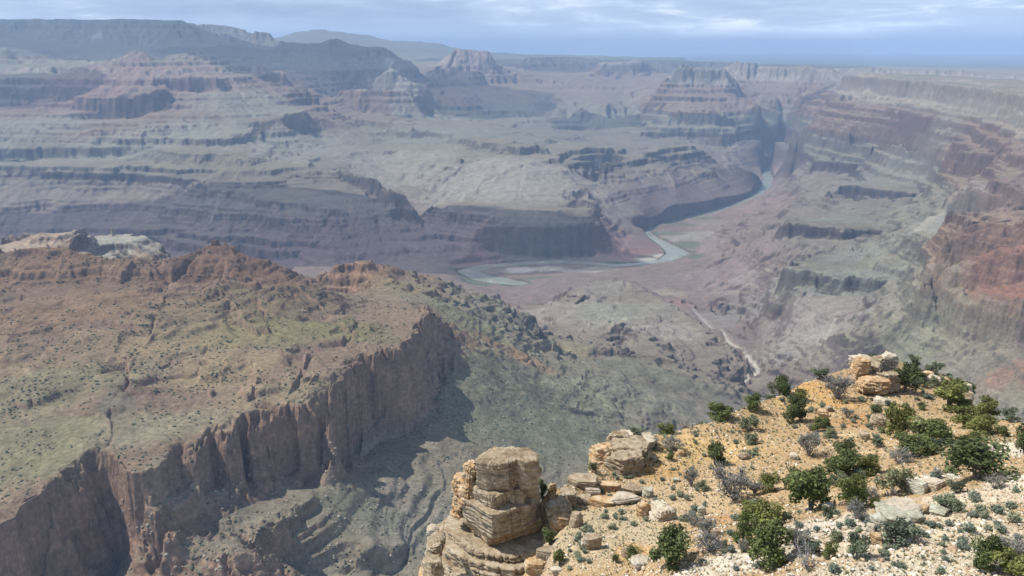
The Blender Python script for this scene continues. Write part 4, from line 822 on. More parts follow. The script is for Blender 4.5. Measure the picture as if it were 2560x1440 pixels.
nf = t.noise(geo.outputs['Position'], 3.5, 6, .7)
f1 = t.ramp(nf, [(.28, (.55, .52, .48)), (.5, (1, 1, 1)), (.72, (1.3, 1.3, 1.3))])
t.lk(t.mix(1.0, at.outputs['Color'], f1, 'MULTIPLY'), t.b.inputs['Base Color'])
bp = t.new('ShaderNodeBump'); bp.inputs['Strength'].default_value = .8; bp.inputs['Distance'].default_value = .25
t.lk(t.noise(geo.outputs['Position'], 2.2, 8, .7), bp.inputs['Height']); t.lk(bp.outputs[0], t.b.inputs['Normal'])
t.b.inputs['Specular IOR Level'].default_value = 0.0
idx = np.arange(FZ.size).reshape(FZ.shape)
Fq = np.stack([idx[:-1, :-1], idx[:-1, 1:], idx[1:, 1:], idx[1:, :-1]], -1).reshape(-1, 4)
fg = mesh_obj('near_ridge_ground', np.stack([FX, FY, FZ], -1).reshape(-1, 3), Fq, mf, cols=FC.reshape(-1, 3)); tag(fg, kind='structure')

# ------------------------------------------------------------------ rocks
def rockmat(name, base, dark, pale, sc=1.0):
    m, t = mkmat(name)
    geo = t.new('ShaderNodeNewGeometry'); oi = t.new('ShaderNodeObjectInfo')
    n_ = t.noise(geo.outputs['Position'], 1.1*sc, 6, .65); n2_ = t.noise(geo.outputs['Position'], 7*sc, 5, .7)
    mp_ = t.new('ShaderNodeMapping'); t.lk(geo.outputs['Position'], mp_.inputs[0]); mp_.inputs['Scale'].default_value = (.25, .25, 4.5)
    n3_ = t.noise(mp_.outputs[0], 1.0, 5, .6)
    c = t.ramp(n_, [(.3, dark), (.5, base), (.7, pale)])
    c = t.mix(1.0, c, t.ramp(n2_, [(.3, (.40, .38, .35)), (.42, (.85, .84, .82)), (.55, (1, 1, 1)), (.75, (1.25, 1.25, 1.25))]), 'MULTIPLY')
    c = t.mix(1.0, c, t.ramp(n3_, [(.32, (.68, .62, .55)), (.5, (1, 1, 1)), (.7, (1.12, 1.1, 1.08))]), 'MULTIPLY')
    t.lk(c, t.b.inputs['Base Color']); t.b.inputs['Specular IOR Level'].default_value = .05
    bp = t.new('ShaderNodeBump'); bp.inputs['Strength'].default_value = .9; bp.inputs['Distance'].default_value = .22
    t.lk(t.math('ADD', t.noise(geo.outputs['Position'], 3.0*sc, 8, .7), t.math('MULTIPLY', n3_, .8)), bp.inputs['Height']); t.lk(bp.outputs[0], t.b.inputs['Normal'])
    return m
M_TAN = rockmat('tan_limestone', (.34, .275, .19), (.20, .15, .095), (.47, .41, .32))
M_PAL = rockmat('pale_limestone', (.49, .43, .33), (.37, .30, .22), (.58, .53, .45))
M_ORG = rockmat('ochre_limestone', (.47, .33, .19), (.36, .20, .09), (.57, .48, .35))
M_GRN = rockmat('grey_limestone', (.44, .43, .34), (.30, .28, .21), (.55, .54, .46))
def pn3(x, y, z, seed=0):
    return (pn(x+.37*z, y-.71*z, seed)+pn(y+.53*x, z+.29*x, seed+1)+pn(z-.61*y, x+.43*y, seed+2))*.75
def outline_r(pts, n):
    """star shaped outline about its middle -> radius for n directions"""
    pts = np.array(pts, float); c = pts.mean(0); q = pts-c
    th = np.linspace(0, 2*np.pi, n, endpoint=False); r = np.zeros(n)
    for k in range(len(q)):
        a, b = q[k], q[(k+1) % len(q)]
        d = np.stack([np.cos(th), np.sin(th)], -1); e = b-a
        den = d[:, 0]*e[1]-d[:, 1]*e[0]; den = np.where(abs(den) < 1e-9, 1e-9, den)
        tt = (a[0]*e[1]-a[1]*e[0])/den; ss = (a[0]*d[:, 1]-a[1]*d[:, 0])/den
        r = np.where((tt > 0) & (ss >= -1e-6) & (ss <= 1+1e-6), np.maximum(r, tt), r)
    return c, th, r
def slab(pts, z0, z1, seed, bed=.45, rough=.2, lean=(0, 0), dome=.12, n=260, nz=None, undercut=.0):
    """a bed of rock: side wall with grooved layers, broken top -> verts, faces (local)"""
    c, th, r = outline_r(pts, n); h = z1-z0
    nz = nz or max(10, int(h/.065)); rows = []
    for k in range(nz+1):
        f = k/nz; z = z0+h*f
        edge = min(f, 1-f)*h
        ins = .16*max(0, 1-edge/.18)**2*(1 if f > .5 else .8)
        g = np.sin(z/bed*6.283+3*pn(np.cos(th)*1.5+seed, np.sin(th)*1.5, seed)+seed+1.3*math.sin(z*2.1))
        g2 = np.sin(z/(bed*.31)*6.283+2*pn(np.cos(th)*2+seed, np.sin(th)*2, seed+3))
        rr = r-ins-undercut*(1-f)**2-.24*np.maximum(g, 0)**8-.06*np.maximum(g2, 0)**4+.16*np.sign(np.sin(z/bed*3.14159+seed))*pn(np.cos(th)*1.2+seed, np.sin(th)*1.2+math.floor(z/bed)*3.3, seed+5)*2
        x = c[0]+rr*np.cos(th); y = c[1]+rr*np.sin(th)
        dd = rough*1.6*pn3(x/1.7, y/1.7, z/1.0+th*0, seed)+rough*pn3(x/.6, y/.6, z/.45, seed+4)+rough*.5*pn3(x/.25, y/.25, z/.2, seed+7)
        ck = np.abs(pn(th*3.1+seed*2+z*.13, np.full(n, seed*1.7), seed+11)); dd = dd-.34*np.exp(-(ck/.04)**2); cq = np.round(th/6.283*23+1.5*pn(th*2, np.full(n, z*.4), seed+21)); dd = dd+.13*np.sin(cq*37.7+math.floor(z/bed+.3)*5.1)
        rr = rr+dd
        rows.append(np.stack([c[0]+rr*np.cos(th)+lean[0]*f, c[1]+rr*np.sin(th)+lean[1]*f, np.full(n, z)], -1))
    top = rows[-1]; cen = top.mean(0)
    for s in (.97, .93, .88, .82, .75, .67, .58, .48, .38, .28, .18, .08):
        p = cen+(top-cen)*s; p[:, 2] = z1+dome*(1-s)+.30*fbm(p[:, 0]/.7, p[:, 1]/.7, 4, seed+9, .65)*min(1, (1-s)*8); rows.append(p)
    bot = rows[0]; cb = bot.mean(0)
    Vv = np.concatenate(rows); m = len(rows)
    ix = np.arange(m*n).reshape(m, n); nx = np.roll(ix, -1, 1)
    F = np.stack([ix[:-1], nx[:-1], nx[1:], ix[1:]], -1).reshape(-1, 4).tolist()
    F.append(list(ix[-1])); F.append(list(ix[0][::-1]))
    return Vv, F
def join(parts):
    Vs, Fs, o = [], [], 0
    for v, f in parts:
        Vs.append(v); Fs += [[i+o for i in q] for q in f]; o += len(v)
    return np.concatenate(Vs), Fs
_cs = None
def blob(w, d, h, seed, sq=.55, rough=.12, bed=.5, n=30):
    """an angular boulder: a cube pushed towards an ellipsoid, broken by noise and beds"""
    g = np.linspace(-1, 1, n); a, b = np.meshgrid(g, g); Vv = []; F = []; o = 0
    for ax in range(3):
        for s in (-1, 1):
            p = np.empty((n, n, 3)); p[..., ax] = s; p[..., (ax+1) % 3] = a*s; p[..., (ax+2) % 3] = b
            Vv.append(p.reshape(-1, 3)); ix = np.arange(n*n).reshape(n, n)+o; o += n*n
            F.append(np.stack([ix[:-1, :-1], ix[:-1, 1:], ix[1:, 1:], ix[1:, :-1]], -1).reshape(-1, 4))
    p = np.concatenate(Vv); F = np.concatenate(F)
    key, inv = np.unique(np.round(p, 5), axis=0, return_inverse=True); p = key; F = inv.ravel()[F]
    sph = p/np.linalg.norm(p, axis=1, keepdims=True)
    p = sph*(1-sq)+p*.82*sq
    rs = np.random.RandomState(seed)
    for k in range(11):                                    # broken faces
        nn = rs.randn(3); nn /= np.linalg.norm(nn); nn[2] *= .6; cut = .50+.32*rs.rand(); dd = p@nn-cut
        p = p-np.outer(np.maximum(dd, 0), nn)*.9
    x, y, z = p[:, 0]*w, p[:, 1]*d, p[:, 2]*h; L_ = max(w, d, h)
    nn = rough*L_*(.45*pn3(x/L_*1.6+seed, y/L_*1.6, z/L_*2.4, seed)+.6*pn3(x/L_*4, y/L_*4+seed, z/L_*5, seed+3)+.45*pn3(x/L_*9, y/L_*9, z/L_*11, seed+5))
    gb = np.maximum(np.sin(z/bed*6.283+2*pn(x/L_*2, y/L_*2, seed)), 0)**5*.06*L_
    k = 1+(nn-gb)/L_*1.6
    return np.stack([x*k, y*k, z*(1+nn/L_)], -1)*.5, F.tolist()
def pxm(u, v, m):            # metres per pixel there
    return m/FPX
ROCKN = [0]
def rock(u, v, wpx, hpx, lab, mat, seed, dep=.8, sq=.55, rz=0., tilt=0., bed=.5, sink=.18, rough=.12, name='boulder', group=None, r=None):
    """boulder whose foot is seen at (u, v)"""
    p = fpoint(u, v) if r is None else place_m(u, v, r/1000.)
    dist = np.linalg.norm(p); w = wpx*dist/FPX; h = hpx*dist/FPX*.95
    Vv, F = blob(w, w*dep, h, seed, sq, rough, bed)
    cz, sz_ = math.cos(rz), math.sin(rz); ct, st_ = math.cos(tilt), math.sin(tilt)
    x = Vv[:, 0]*ct+Vv[:, 2]*st_; z = -Vv[:, 0]*st_+Vv[:, 2]*ct; y = Vv[:, 1]
    Vv = np.stack([x*cz-y*sz_, x*sz_+y*cz, z-z.min()-sink*h], -1)
    a = math.atan2(p[0], p[1])
    o = mesh_obj(name, Vv, F, mat, smooth=False); o.location = (p[0]+math.sin(a)*w*dep*.3, p[1]+math.cos(a)*w*dep*.3, p[2]); o.rotation_euler = (0, 0, -a)
    tag(o, lab, 'rock', group); return o

# the layered rock tower: beds stacked on one another
tw = bpy.data.objects.new('rock_tower', None); COL.objects.link(tw); tw.location = (-1.5, 90., 0)
tag(tw, 'tall tan limestone tower of stacked beds standing at the edge of the drop', 'rock formation')
def part(name, pieces, mat, parent, lab=None):
    Vv, F = join(pieces) if len(pieces) > 1 else pieces[0]
    o = mesh_obj(name, Vv, F, mat, parent, smooth=False)
    if lab: o['label'] = lab
    return o
part('cap_block', [slab([(-2.9, 2.4), (-1.3, 1.7), (.2, 1.5), (1.5, 1.8), (2.2, 2.6), (3.2, 1.9), (4.7, 2.4), (4.9, 3.8), (3.9, 5.6), (1.5, 6.3), (-.6, 6.0), (-2.3, 4.6)], -50.7, -46.9, 3, bed=1.15, rough=.2, undercut=.35, dome=.3)], M_TAN, tw, 'weathered grey and tan cap with a rough domed top')
part('side_buttress', [slab([(-5.0, 4.0), (-4.0, 3.1), (-3.2, 3.3), (-3.1, 5.4), (-4.4, 5.8)], -53.6, -48.5, 8, bed=1.4, rough=.16, lean=(.5, .3), n=80), slab([(-6.1, 5.2), (-5.0, 4.2), (-4.4, 4.9), (-4.6, 6.8), (-5.8, 6.8)], -55.9, -50.9, 9, bed=.8, rough=.16, lean=(.4, .3), n=80)], M_ORG, tw, 'leaning slabs split from the left side')
part('rock_bed', [slab([(-3.1, 2.9), (-.9, .7), (-.2, .9), (1.2, 2.1), (2.9, 2.0), (3.3, 3.4), (4.7, 3.6), (4.3, 8), (-3, 8)], -52.5, -50.7, 12, bed=1.9, rough=.13, dome=.05)], M_TAN, tw)
part('rock_bed', [slab([(-4.9, 4.4), (-4.6, 3.4), (-.9, -.5), (-.1, -.3), (1.9, .9), (3.4, 1.6), (4.8, 3.9), (4.5, 9), (-3, 9.5)], -55.9, -52.5, 15, bed=.8, rough=.13, dome=.05, undercut=.5)], M_TAN, tw, 'thick bed with a sharp prow towards the viewer')
part('rock_bed', [slab([(-4.7, 5.6), (-1.6, .8), (-.8, .9), (2.6, 2.6), (5.4, 4.4), (5, 10), (-2, 10)], -57.7, -55.9, 18, bed=.9, rough=.12, undercut=.6)], M_ORG, tw, 'undercut ochre bed in shadow')
part('terrace', [slab([(-6.8, 8.2), (-6.6, 5.2), (-5.4, 3.0), (-3.7, .8), (-1.4, -.7), (1.6, -1.2), (4.4, -.2), (6.4, 2.0), (6.6, 9), (0, 12)], -58.5, -57.65, 21, bed=.45, rough=.26, n=300)], M_TAN, tw, 'pale smooth terrace round the foot')
tl = []
for k, (ex, zz0, zz1) in enumerate(((.5, -59.4, -58.45), (1.1, -60.4, -59.35), (1.5, -61.8, -60.35), (2.4, -63.6, -61.7), (2.9, -66.5, -63.5), (3.8, -71, -66.4), (4.6, -84, -70.9))):
    base = [(-7.2, 8.6), (-7.0, 5.2), (-5.9, 2.7), (-4.1, .4), (-1.7, -1.3), (1.6, -2.0), (4.6, -1.0), (6.8, 2.0), (7.0, 9), (0, 12.5)]
    c0 = np.array([0, 4.]); pp = []
    for x, y in base:
        d = np.array([x, y])-c0; d = d/np.linalg.norm(d); e = ex*(.75 if x < -2 else .55)*(1+.4*math.sin(k*3+x)); pp.append((x+d[0]*e, y+d[1]*e))
    tl.append(slab(pp, zz0, zz1, 25+k*3, bed=.55, rough=.22, n=220))
part('lower_bed', tl[:2], M_TAN, tw); part('lower_bed', tl[2:4], M_TAN, tw); part('lower_bed', tl[4:], M_ORG, tw)
# outcrops and boulders that stand out
def stack(name, lab, cat, pieces):
    """pieces: (u, v foot, distance m, w px, h px, mat, seed, dep, sq, part name)"""
    p0 = place_m(pieces[0][0], pieces[0][1], pieces[0][2]/1000.)
    e = bpy.data.objects.new(name, None); COL.objects.link(e); e.location = p0; tag(e, lab, cat)
    for (u, v, m, wpx, hpx, mat, seed, dep, sq, pn_) in pieces:
        p = place_m(u, v, m/1000.); dist = np.linalg.norm(p); w = wpx*dist/FPX; h = hpx*dist/FPX*1.05
        Vv, F = blob(w, w*dep, h, seed, min(.9, sq+.15), .17, max(.35, h*.3), 44)
        Vv[:, 2] -= Vv[:, 2].min(); Vv = Vv+(p-p0)+np.array([0, w*dep*.35, 0])
        mesh_obj(pn_, Vv, F, mat, e, smooth=False)
    return e
stack('rock_pinnacle', 'leaning pinnacle of rounded tan blocks just right of the rock tower', 'rock formation',
      [(1402, 1345, 91, 70, 55, M_ORG, 31, .9, .6, 'foot_block'), (1402, 1315, 92.5, 78, 60, M_TAN, 32, .9, .45, 'boulder'), (1416, 1272, 95, 55, 42, M_TAN, 33, .9, .6, 'boulder'), (1380, 1250, 97, 26, 44, M_ORG, 34, .8, .7, 'spike')])
stack('rock_outcrop', 'big layered tan outcrop at the brink between the tower and the shrubs', 'rock formation',
      [(1560, 1216, 105, 120, 74, M_TAN, 41, .8, .75, 'lower_bed'), (1508, 1206, 107, 80, 90, M_ORG, 42, .9, .6, 'lower_bed'), (1580, 1165, 109, 110, 48, M_TAN, 43, 1.1, .6, 'upper_bed'), (1545, 1135, 113, 62, 52, M_TAN, 44, .9, .55, 'upper_bed'), (1600, 1135, 113, 90, 30, M_PAL, 45, 1.2, .6, 'pale_top')])
stack('rock_outcrop', 'rugged cream and ochre crag on the summit of the orange ridge', 'rock formation',
      [(2195, 990, 140, 95, 40, M_ORG, 51, .8, .6, 'lower_bed'), (2225, 985, 141, 62, 48, M_TAN, 52, .8, .55, 'lower_bed'), (2180, 962, 144, 108, 48, M_TAN, 53, .9, .6, 'upper_bed'), (2150, 962, 143, 50, 62, M_ORG, 54, .9, .5, 'side_block'), (2168, 930, 149, 72, 30, M_PAL, 55, .9, .5, 'crown_block'), (2222, 930, 148, 48, 42, M_PAL, 56, .8, .5, 'crown_block')])
stack('rock_outcrop', 'split whitish boulder with a dark face on the ochre slope right of the tower', 'rock formation',
      [(1662, 1345, 89, 88, 72, M_PAL, 61, .9, .55, 'main_block'), (1612, 1335, 91, 48, 84, M_ORG, 62, .6, .7, 'dark_slab'), (1578, 1370, 88, 60, 44, M_TAN, 63, .6, .8, 'fallen_slab'), (1720, 1330, 92, 56, 34, M_ORG, 64, .8, .6, 'side_block')])
LG = 'layered ledges between the tower and the big outcrop'
for k, (u, v, w, h, s) in enumerate(((1455, 1222, 90, 30, 71), (1475, 1238, 60, 24, 72), (1522, 1232, 70, 26, 73), (1585, 1238, 70, 22, 74), (1560, 1262, 95, 22, 75), (1500, 1268, 80, 22, 76), (1455, 1262, 50, 24, 77), (1440, 1320, 42, 50, 78), (1480, 1375, 60, 40, 79))):
    pos = ['uppermost ledge slab beside the drop, left of the big outcrop', 'small tan ledge slab under the uppermost one', 'tan ledge slab in front of the big outcrop foot', 'tan ledge slab right of the outcrop foot', 'long low ledge slab below the outcrop', 'long low ledge slab nearest the pinnacle', 'tan block between pinnacle and ledges', 'upright tan block right against the pinnacle', 'rounded boulder below the pinnacle on the rubble'][k]
    rock(u, v, w, h, pos, (M_TAN, M_PAL, M_ORG)[k % 3 if k < 7 else 0], s, dep=.7, sq=.85, bed=.4, sink=.1, rough=.07, name='ledge_block' if k < 7 else 'boulder', group=LG if k < 7 else None)
LG = 'flat lichened slabs on the pale slope'
for k, (u, v, w, h, s, m) in enumerate(((2232, 1322, 110, 14, 81, M_GRN), (2215, 1302, 80, 12, 82, M_GRN), (2255, 1300, 90, 13, 83, M_PAL), (2290, 1290, 60, 12, 84, M_ORG), (2195, 1326, 50, 16, 85, M_GRN), (2250, 1282, 90, 10, 86, M_PAL), (2282, 1312, 60, 12, 87, M_GRN), (2340, 1300, 60, 9, 88, M_GRN), (2175, 1340, 26, 14, 89, M_PAL), (2190, 1368, 40, 16, 90, M_ORG), (2288, 1235, 56, 18, 91, M_GRN), (2330, 1228, 60, 16, 92, M_PAL))):
    pos = ['long grey-green slab, lowest of the ledge on the pale slope', 'grey-green slab in the middle of the ledge', 'pale slab overlapping the right end of the ledge', 'ochre slab at the upper right of the ledge', 'grey-green block at the left tip of the ledge', 'pale topmost slab of the ledge', 'grey-green slab over the dark gap of the ledge', 'thin slab lying right of the ledge', 'small round pale stone below the ledge', 'ochre block under the ledge among shrubs', 'flat grey-green slab in front of the dark junipers', 'flat pale slab left of the big round juniper'][k]
    rock(u, v, w, h*1.9, pos, m, s, dep=.75, sq=.85, bed=.3, sink=.12, rough=.07, rz=-.35, tilt=-.1, name='rock_slab', group=LG)
BL = [(2058, 1044, 32, 22, 'brown boulder in the cluster beside the footpath', M_ORG), (2042, 1036, 24, 18, 'left boulder of the cluster beside the footpath', M_TAN), (2068, 1030, 26, 16, 'upper boulder of the cluster beside the footpath', M_TAN),
      (2192, 1070, 46, 34, 'dark-holed rock on the ochre slope below the crag', M_TAN), (2212, 1016, 54, 16, 'flat whitish rock under the summit crag', M_PAL), (1618, 1245, 32, 26, 'grey-green tilted block on the ochre slope above the split boulder', M_GRN), (1752, 1290, 26, 26, 'grey-green block with a dark right side among small shrubs', M_GRN),
      (1474, 1372, 44, 30, 'smooth tan boulder on the rubble below the ledges', M_PAL), (1570, 1395, 36, 30, 'tan boulder beside the small round juniper', M_TAN), (1600, 1430, 70, 30, 'broad pale boulder at the bottom of the rubble slope', M_PAL), (2070, 1284, 34, 12, 'pale rock on the white patch below the junipers', M_PAL),
      (2268, 1028, 26, 14, 'tan rock on the steep shrub slope right of the crag', M_TAN), (2330, 960, 40, 20, 'pale ledge rock high on the shrubby shoulder', M_PAL), (2318, 944, 30, 16, 'dark-sided rock below the shoulder top', M_ORG), (2412, 985, 30, 30, 'pale rock at the right brink of the ridge', M_PAL), (2420, 1010, 20, 34, 'upright rock at the brink beside the dark juniper', M_TAN),
      (2130, 1392, 24, 12, 'pale stone by the grey-green bush at the bottom', M_PAL), (2462, 1438, 22, 14, 'white stone at the bottom under the olive juniper', M_PAL), (2380, 1202, 30, 12, 'flat stone at the left foot of the big round juniper', M_GRN), (1690, 1206, 20, 10, 'flat grey stone on the ochre slope', M_GRN), (1790, 1380, 30, 14, 'pale boulder by the silvery bush', M_PAL)]
BL += [(1362, 1408, 58, 40, 'tan block where the rubble meets the right foot of the tower, upper one', M_TAN), (1345, 1440, 70, 44, 'tan block where the rubble meets the right foot of the tower, lower one', M_ORG), (1390, 1442, 34, 22, 'pale block at the bottom edge under the dark green bush', M_PAL),
       (1985, 1150, 28, 16, 'pale rock above the green junipers of mid slope', M_PAL), (1860, 1150, 30, 18, 'tan rock on the ochre slope below the olive bush', M_TAN), (1700, 1140, 26, 16, 'ochre rock below the wide grey bush', M_ORG), (2160, 1100, 26, 18, 'tan rock under the footpath', M_TAN), (2290, 1070, 26, 18, 'small pale rock in the hollow beside the thicket', M_PAL)]
for k, (u, v, w, h, lab, m) in enumerate(BL): rock(u, v, w, h*1.15, lab, m, 120+k, dep=.8, sq=.5, rough=.12, bed=.6)
stack('ledge_rocks', 'small broken beds jutting out at the left foot of the rock tower', 'rock formation',
      [(1088, 1405, 85, 46, 44, M_TAN, 201, 1.2, .6, 'rock_bed'), (1092, 1378, 87, 46, 34, M_TAN, 202, 1.2, .55, 'rock_bed'), (1082, 1350, 89, 34, 28, M_PAL, 203, 1.2, .5, 'rock_bed'), (1080, 1450, 82, 60, 46, M_TAN, 204, 1.2, .6, 'rock_bed')])

# ------------------------------------------------------------------ plants
def leafmat(name, a, b, rough=.8):
    m, t = mkmat(name); at = t.new('ShaderNodeAttribute', attribute_name='Col')
    oi = t.new('ShaderNodeObjectInfo')
    lc = t.mix(1.0, at.outputs['Color'], t.ramp(oi.outputs['Random'], [(0, (.72, .74, .80)), (.5, (1, 1, .95)), (1, (1.35, 1.22, 1.0))]), 'MULTIPLY')
    t.lk(lc, t.b.inputs['Base Color']); t.b.inputs['Roughness'].default_value = rough
    tl_ = t.new('ShaderNodeBsdfTranslucent'); t.lk(lc, tl_.inputs[0]); mx = t.new('ShaderNodeMixShader'); mx.inputs[0].default_value = .2
    t.lk(t.b.outputs[0], mx.inputs[1]); t.lk(tl_.outputs[0], mx.inputs[2]); t.lk(mx.outputs[0], t.out.inputs[0])
    return m
M_LEAF = leafmat('foliage', 0, 0)
mb_, t = mkmat('bark'); geo = t.new('ShaderNodeNewGeometry')
t.lk(t.ramp(t.noise(geo.outputs['Position'], 9, 4), [(.3, (.10, .085, .07)), (.7, (.24, .21, .18))]), t.b.inputs['Base Color'])
mg_, t = mkmat('weathered_wood'); geo = t.new('ShaderNodeNewGeometry')
t.lk(t.ramp(t.noise(geo.outputs['Position'], 9, 4), [(.3, (.16, .15, .14)), (.7, (.36, .34, .32))]), t.b.inputs['Base Color'])
def tubes(segs, k=5):
    Vs, Fs, o = [], [], 0
    for a, b, r0, r1 in segs:
        a = np.array(a, float); b = np.array(b, float); d = b-a; d /= np.linalg.norm(d)+1e-9
        s = np.cross(d, (0, 0, 1) if abs(d[2]) < .9 else (1, 0, 0)); s /= np.linalg.norm(s); t2 = np.cross(d, s)
        th = np.arange(k)*2*np.pi/k; ring = np.outer(np.cos(th), s)+np.outer(np.sin(th), t2)
        Vs += [a+ring*r0, b+ring*r1]
        Fs += [[o+i, o+(i+1) % k, o+k+(i+1) % k, o+k+i] for i in range(k)]+[[o+k+i for i in range(k)]]; o += 2*k
    return np.concatenate(Vs), Fs
def leaves(rs, lobes, n, size, col, cvar=.35, shell=.55):
    """lobes: (x, y, z, rx, rz); many small leaf sprays spread through the lobes"""
    w = np.array([l[3]**2 for l in lobes]); w = w/w.sum()
    li = rs.choice(len(lobes), n, p=w); lb = np.array(lobes)[li]
    d = rs.randn(n, 3); d /= np.linalg.norm(d, axis=1, keepdims=True)
    rad = shell+(1.08-shell)*rs.rand(n)**.7; rad *= 1+.22*np.sin(d[:, 0]*7+lb[:, 0]*3)*np.cos(d[:, 2]*6+lb[:, 1]*5)
    c = lb[:, :3]+d*rad[:, None]*np.stack([lb[:, 3], lb[:, 3], lb[:, 4]], -1)
    nn = d*.9+rs.randn(n, 3)*.8; nn[:, 2] += .25; nn /= np.linalg.norm(nn, axis=1, keepdims=True)
    a = np.cross(nn, rs.randn(n, 3)); a /= np.linalg.norm(a, axis=1, keepdims=True); b = np.cross(nn, a)
    s = size*(.6+.9*rs.rand(n))[:, None]
    V4 = np.stack([c-a*s-b*s*.6, c+a*s*.7-b*s*.8, c+a*s+b*s*.6, c-a*s*.6+b*s*.9], 1).reshape(-1, 3)
    F = np.arange(4*n).reshape(n, 4)
    tone = 1+cvar*(rs.rand(n)-.5)*1.4+.25*np.sin(lb[:, 0]*9+lb[:, 2]*5)
    cc = np.array(col)[None]*tone[:, None]; cc[:, 0] *= 1+.25*(rs.rand(n)-.5)
    return V4, F, np.repeat(cc, 4, 0)
PL = {}
def plant_template(kind, seed):
    """unit sized: about 1 wide, 1 high"""
    rs = np.random.RandomState(seed*31+7)
    seg = []; lobes = []
    if kind in 'JO':
        nl = 8+rs.randint(5)
        for k in range(nl):
            th = rs.rand()*6.283; q = rs.rand()**.6; z = .28+.55*rs.rand()
            rr = .36*q*(1.15-.7*abs(z-.45)); rx = .13+.10*rs.rand()
            lobes.append((math.cos(th)*rr, math.sin(th)*rr, z, rx, rx*(.75+.3*rs.rand())))
        lobes.append((0, 0, .5, .24, .28)); lobes.append((.05*rs.randn(), .05*rs.randn(), .84, .13, .13))
        for k in range(4): th = rs.rand()*6.28; lobes.append((math.cos(th)*.3, math.sin(th)*.3, .16+.08*rs.rand(), .13, .11))
        for k in range(3): th = k*2.1+rs.rand(); m_ = (math.cos(th)*.06, math.sin(th)*.06, .3); seg.append(((0, 0, -.05), m_, .035, .022)); seg += [(m_, l[:3], .02, .006) for l in lobes[k::3]]
        col = (.12, .145, .055) if kind == 'J' else (.18, .19, .06)
        lv = leaves(rs, lobes, 3400, .021, col, .5)
    elif kind == 'G':
        for k in range(10):
            th = rs.rand()*6.283; q = rs.rand()**.5; z = .2+.55*rs.rand(); rx = .12+.1*rs.rand()
            lobes.append((math.cos(th)*.34*q, math.sin(th)*.34*q, z, rx, rx*.9))
        seg = [((0, 0, -.05), (l[0]*.9, l[1]*.9, l[2]), .018, .005) for l in lobes]
        lv = leaves(rs, lobes, 1900, .023, (.135, .16, .105), .4, .3)
    elif kind == 'B':
        for k in range(26):
            th = rs.rand()*6.283; q = .15+.3*rs.rand(); z = .45+.5*rs.rand(); tip = (math.cos(th)*q, math.sin(th)*q, z); mid = (tip[0]*.45, tip[1]*.45, z*.5)
            seg += [((0, 0, -.04), mid, .012, .008), (mid, tip, .008, .003)]
            for j in range(4):
                t2 = (tip[0]+.13*rs.randn(), tip[1]+.13*rs.randn(), tip[2]+.09*rs.randn()); seg.append((mid if j % 2 else tuple((np.array(mid)+tip)/2), t2, .005, .002))
            lobes.append((tip[0]*.8, tip[1]*.8, z*.8, .14, .13))
        lv = leaves(rs, lobes, 1100, .019, (.17, .17, .15), .4, .1)
    elif kind == 'D':
        for k in range(7):
            th = rs.rand()*6.283; q = .2+.25*rs.rand(); z = .6+.4*rs.rand(); tip = np.array((math.cos(th)*q, math.sin(th)*q, z)); mid = tip*.45
            seg += [((0, 0, -.04), mid, .03, .018), (mid, tip, .018, .004)]
            for j in range(7):
                b0 = mid+(tip-mid)*rs.rand(); t2 = b0+rs.randn(3)*.12+np.array((0, 0, .06)); seg.append((b0, t2, .008, .003)); seg.append((t2, t2+rs.randn(3)*.07, .004, .0015))
        lv = leaves(rs, [(0, 0, .3, .25, .2)], 90, .018, (.16, .15, .12))
    else:
        for k in range(9):
            th = rs.rand()*6.283; q = rs.rand()**.5; lobes.append((math.cos(th)*.20*q, math.sin(th)*.20*q, .26+.28*rs.rand()*(1-q*.6), .21, .22))
        seg = [((0, 0, -.05), (l[0]*.7, l[1]*.7, l[2]*.8), .014, .004) for l in lobes]
        lv = leaves(rs, lobes, 620, .036, (.17, .20, .155), .35, .2)
    tv, tf = tubes(seg)
    return (mesh_obj('crown' if kind in 'JO' else 'foliage', lv[0], lv[1], M_LEAF, cols=lv[2], smooth=False, link=False),
            mesh_obj('trunk' if kind in 'JOD' else 'stems', tv, tf, mb_ if kind in 'JO' else mg_, link=False))
rnd = random.Random(5)
NAMES = {'J': ('juniper_tree', 'tree'), 'O': ('juniper_tree', 'tree'), 'G': ('shrub', 'shrub'), 'B': ('bare_shrub', 'shrub'), 'D': ('dead_tree', 'dead tree'), 'S': ('sagebrush', 'shrub')}
def plant(kind, u, vb, vt, wpx, lab, group=None, pos=None):
    k = (kind, rnd.randrange(5 if kind in 'JO' else 3 if kind != 'S' else 5))
    if k not in PL: PL[k] = plant_template(kind, k[1]+10*'JOGBDS'.index(kind))
    fo, st = PL[k]
    p = fpoint(u, vb) if pos is None else pos
    dist = np.linalg.norm(p)
    w = wpx*dist/FPX*1.03; h = (vb-vt)*dist/FPX*1.08
    nm, cat = NAMES[kind]
    small = kind == 'S'
    if small: e = fo.copy(); e.name = nm
    else: e = bpy.data.objects.new(nm, None)
    COL.objects.link(e); a = math.atan2(p[0], p[1]); back = w*.25
    e.location = (p[0]+math.sin(a)*back, p[1]+math.cos(a)*back, float(fground(p[0]+math.sin(a)*back, p[1]+math.cos(a)*back)[0]) if pos is None else p[2])
    e.rotation_euler = (0, 0, rnd.random()*6.28); e.scale = (w, w, max(h, w*.55)*.97)
    tag(e, lab, cat, group)
    if not small:
        for src in (fo, st):
            c = src.copy(); c.parent = e; COL.objects.link(c); c.name = src.name.split('.')[0]
    return e
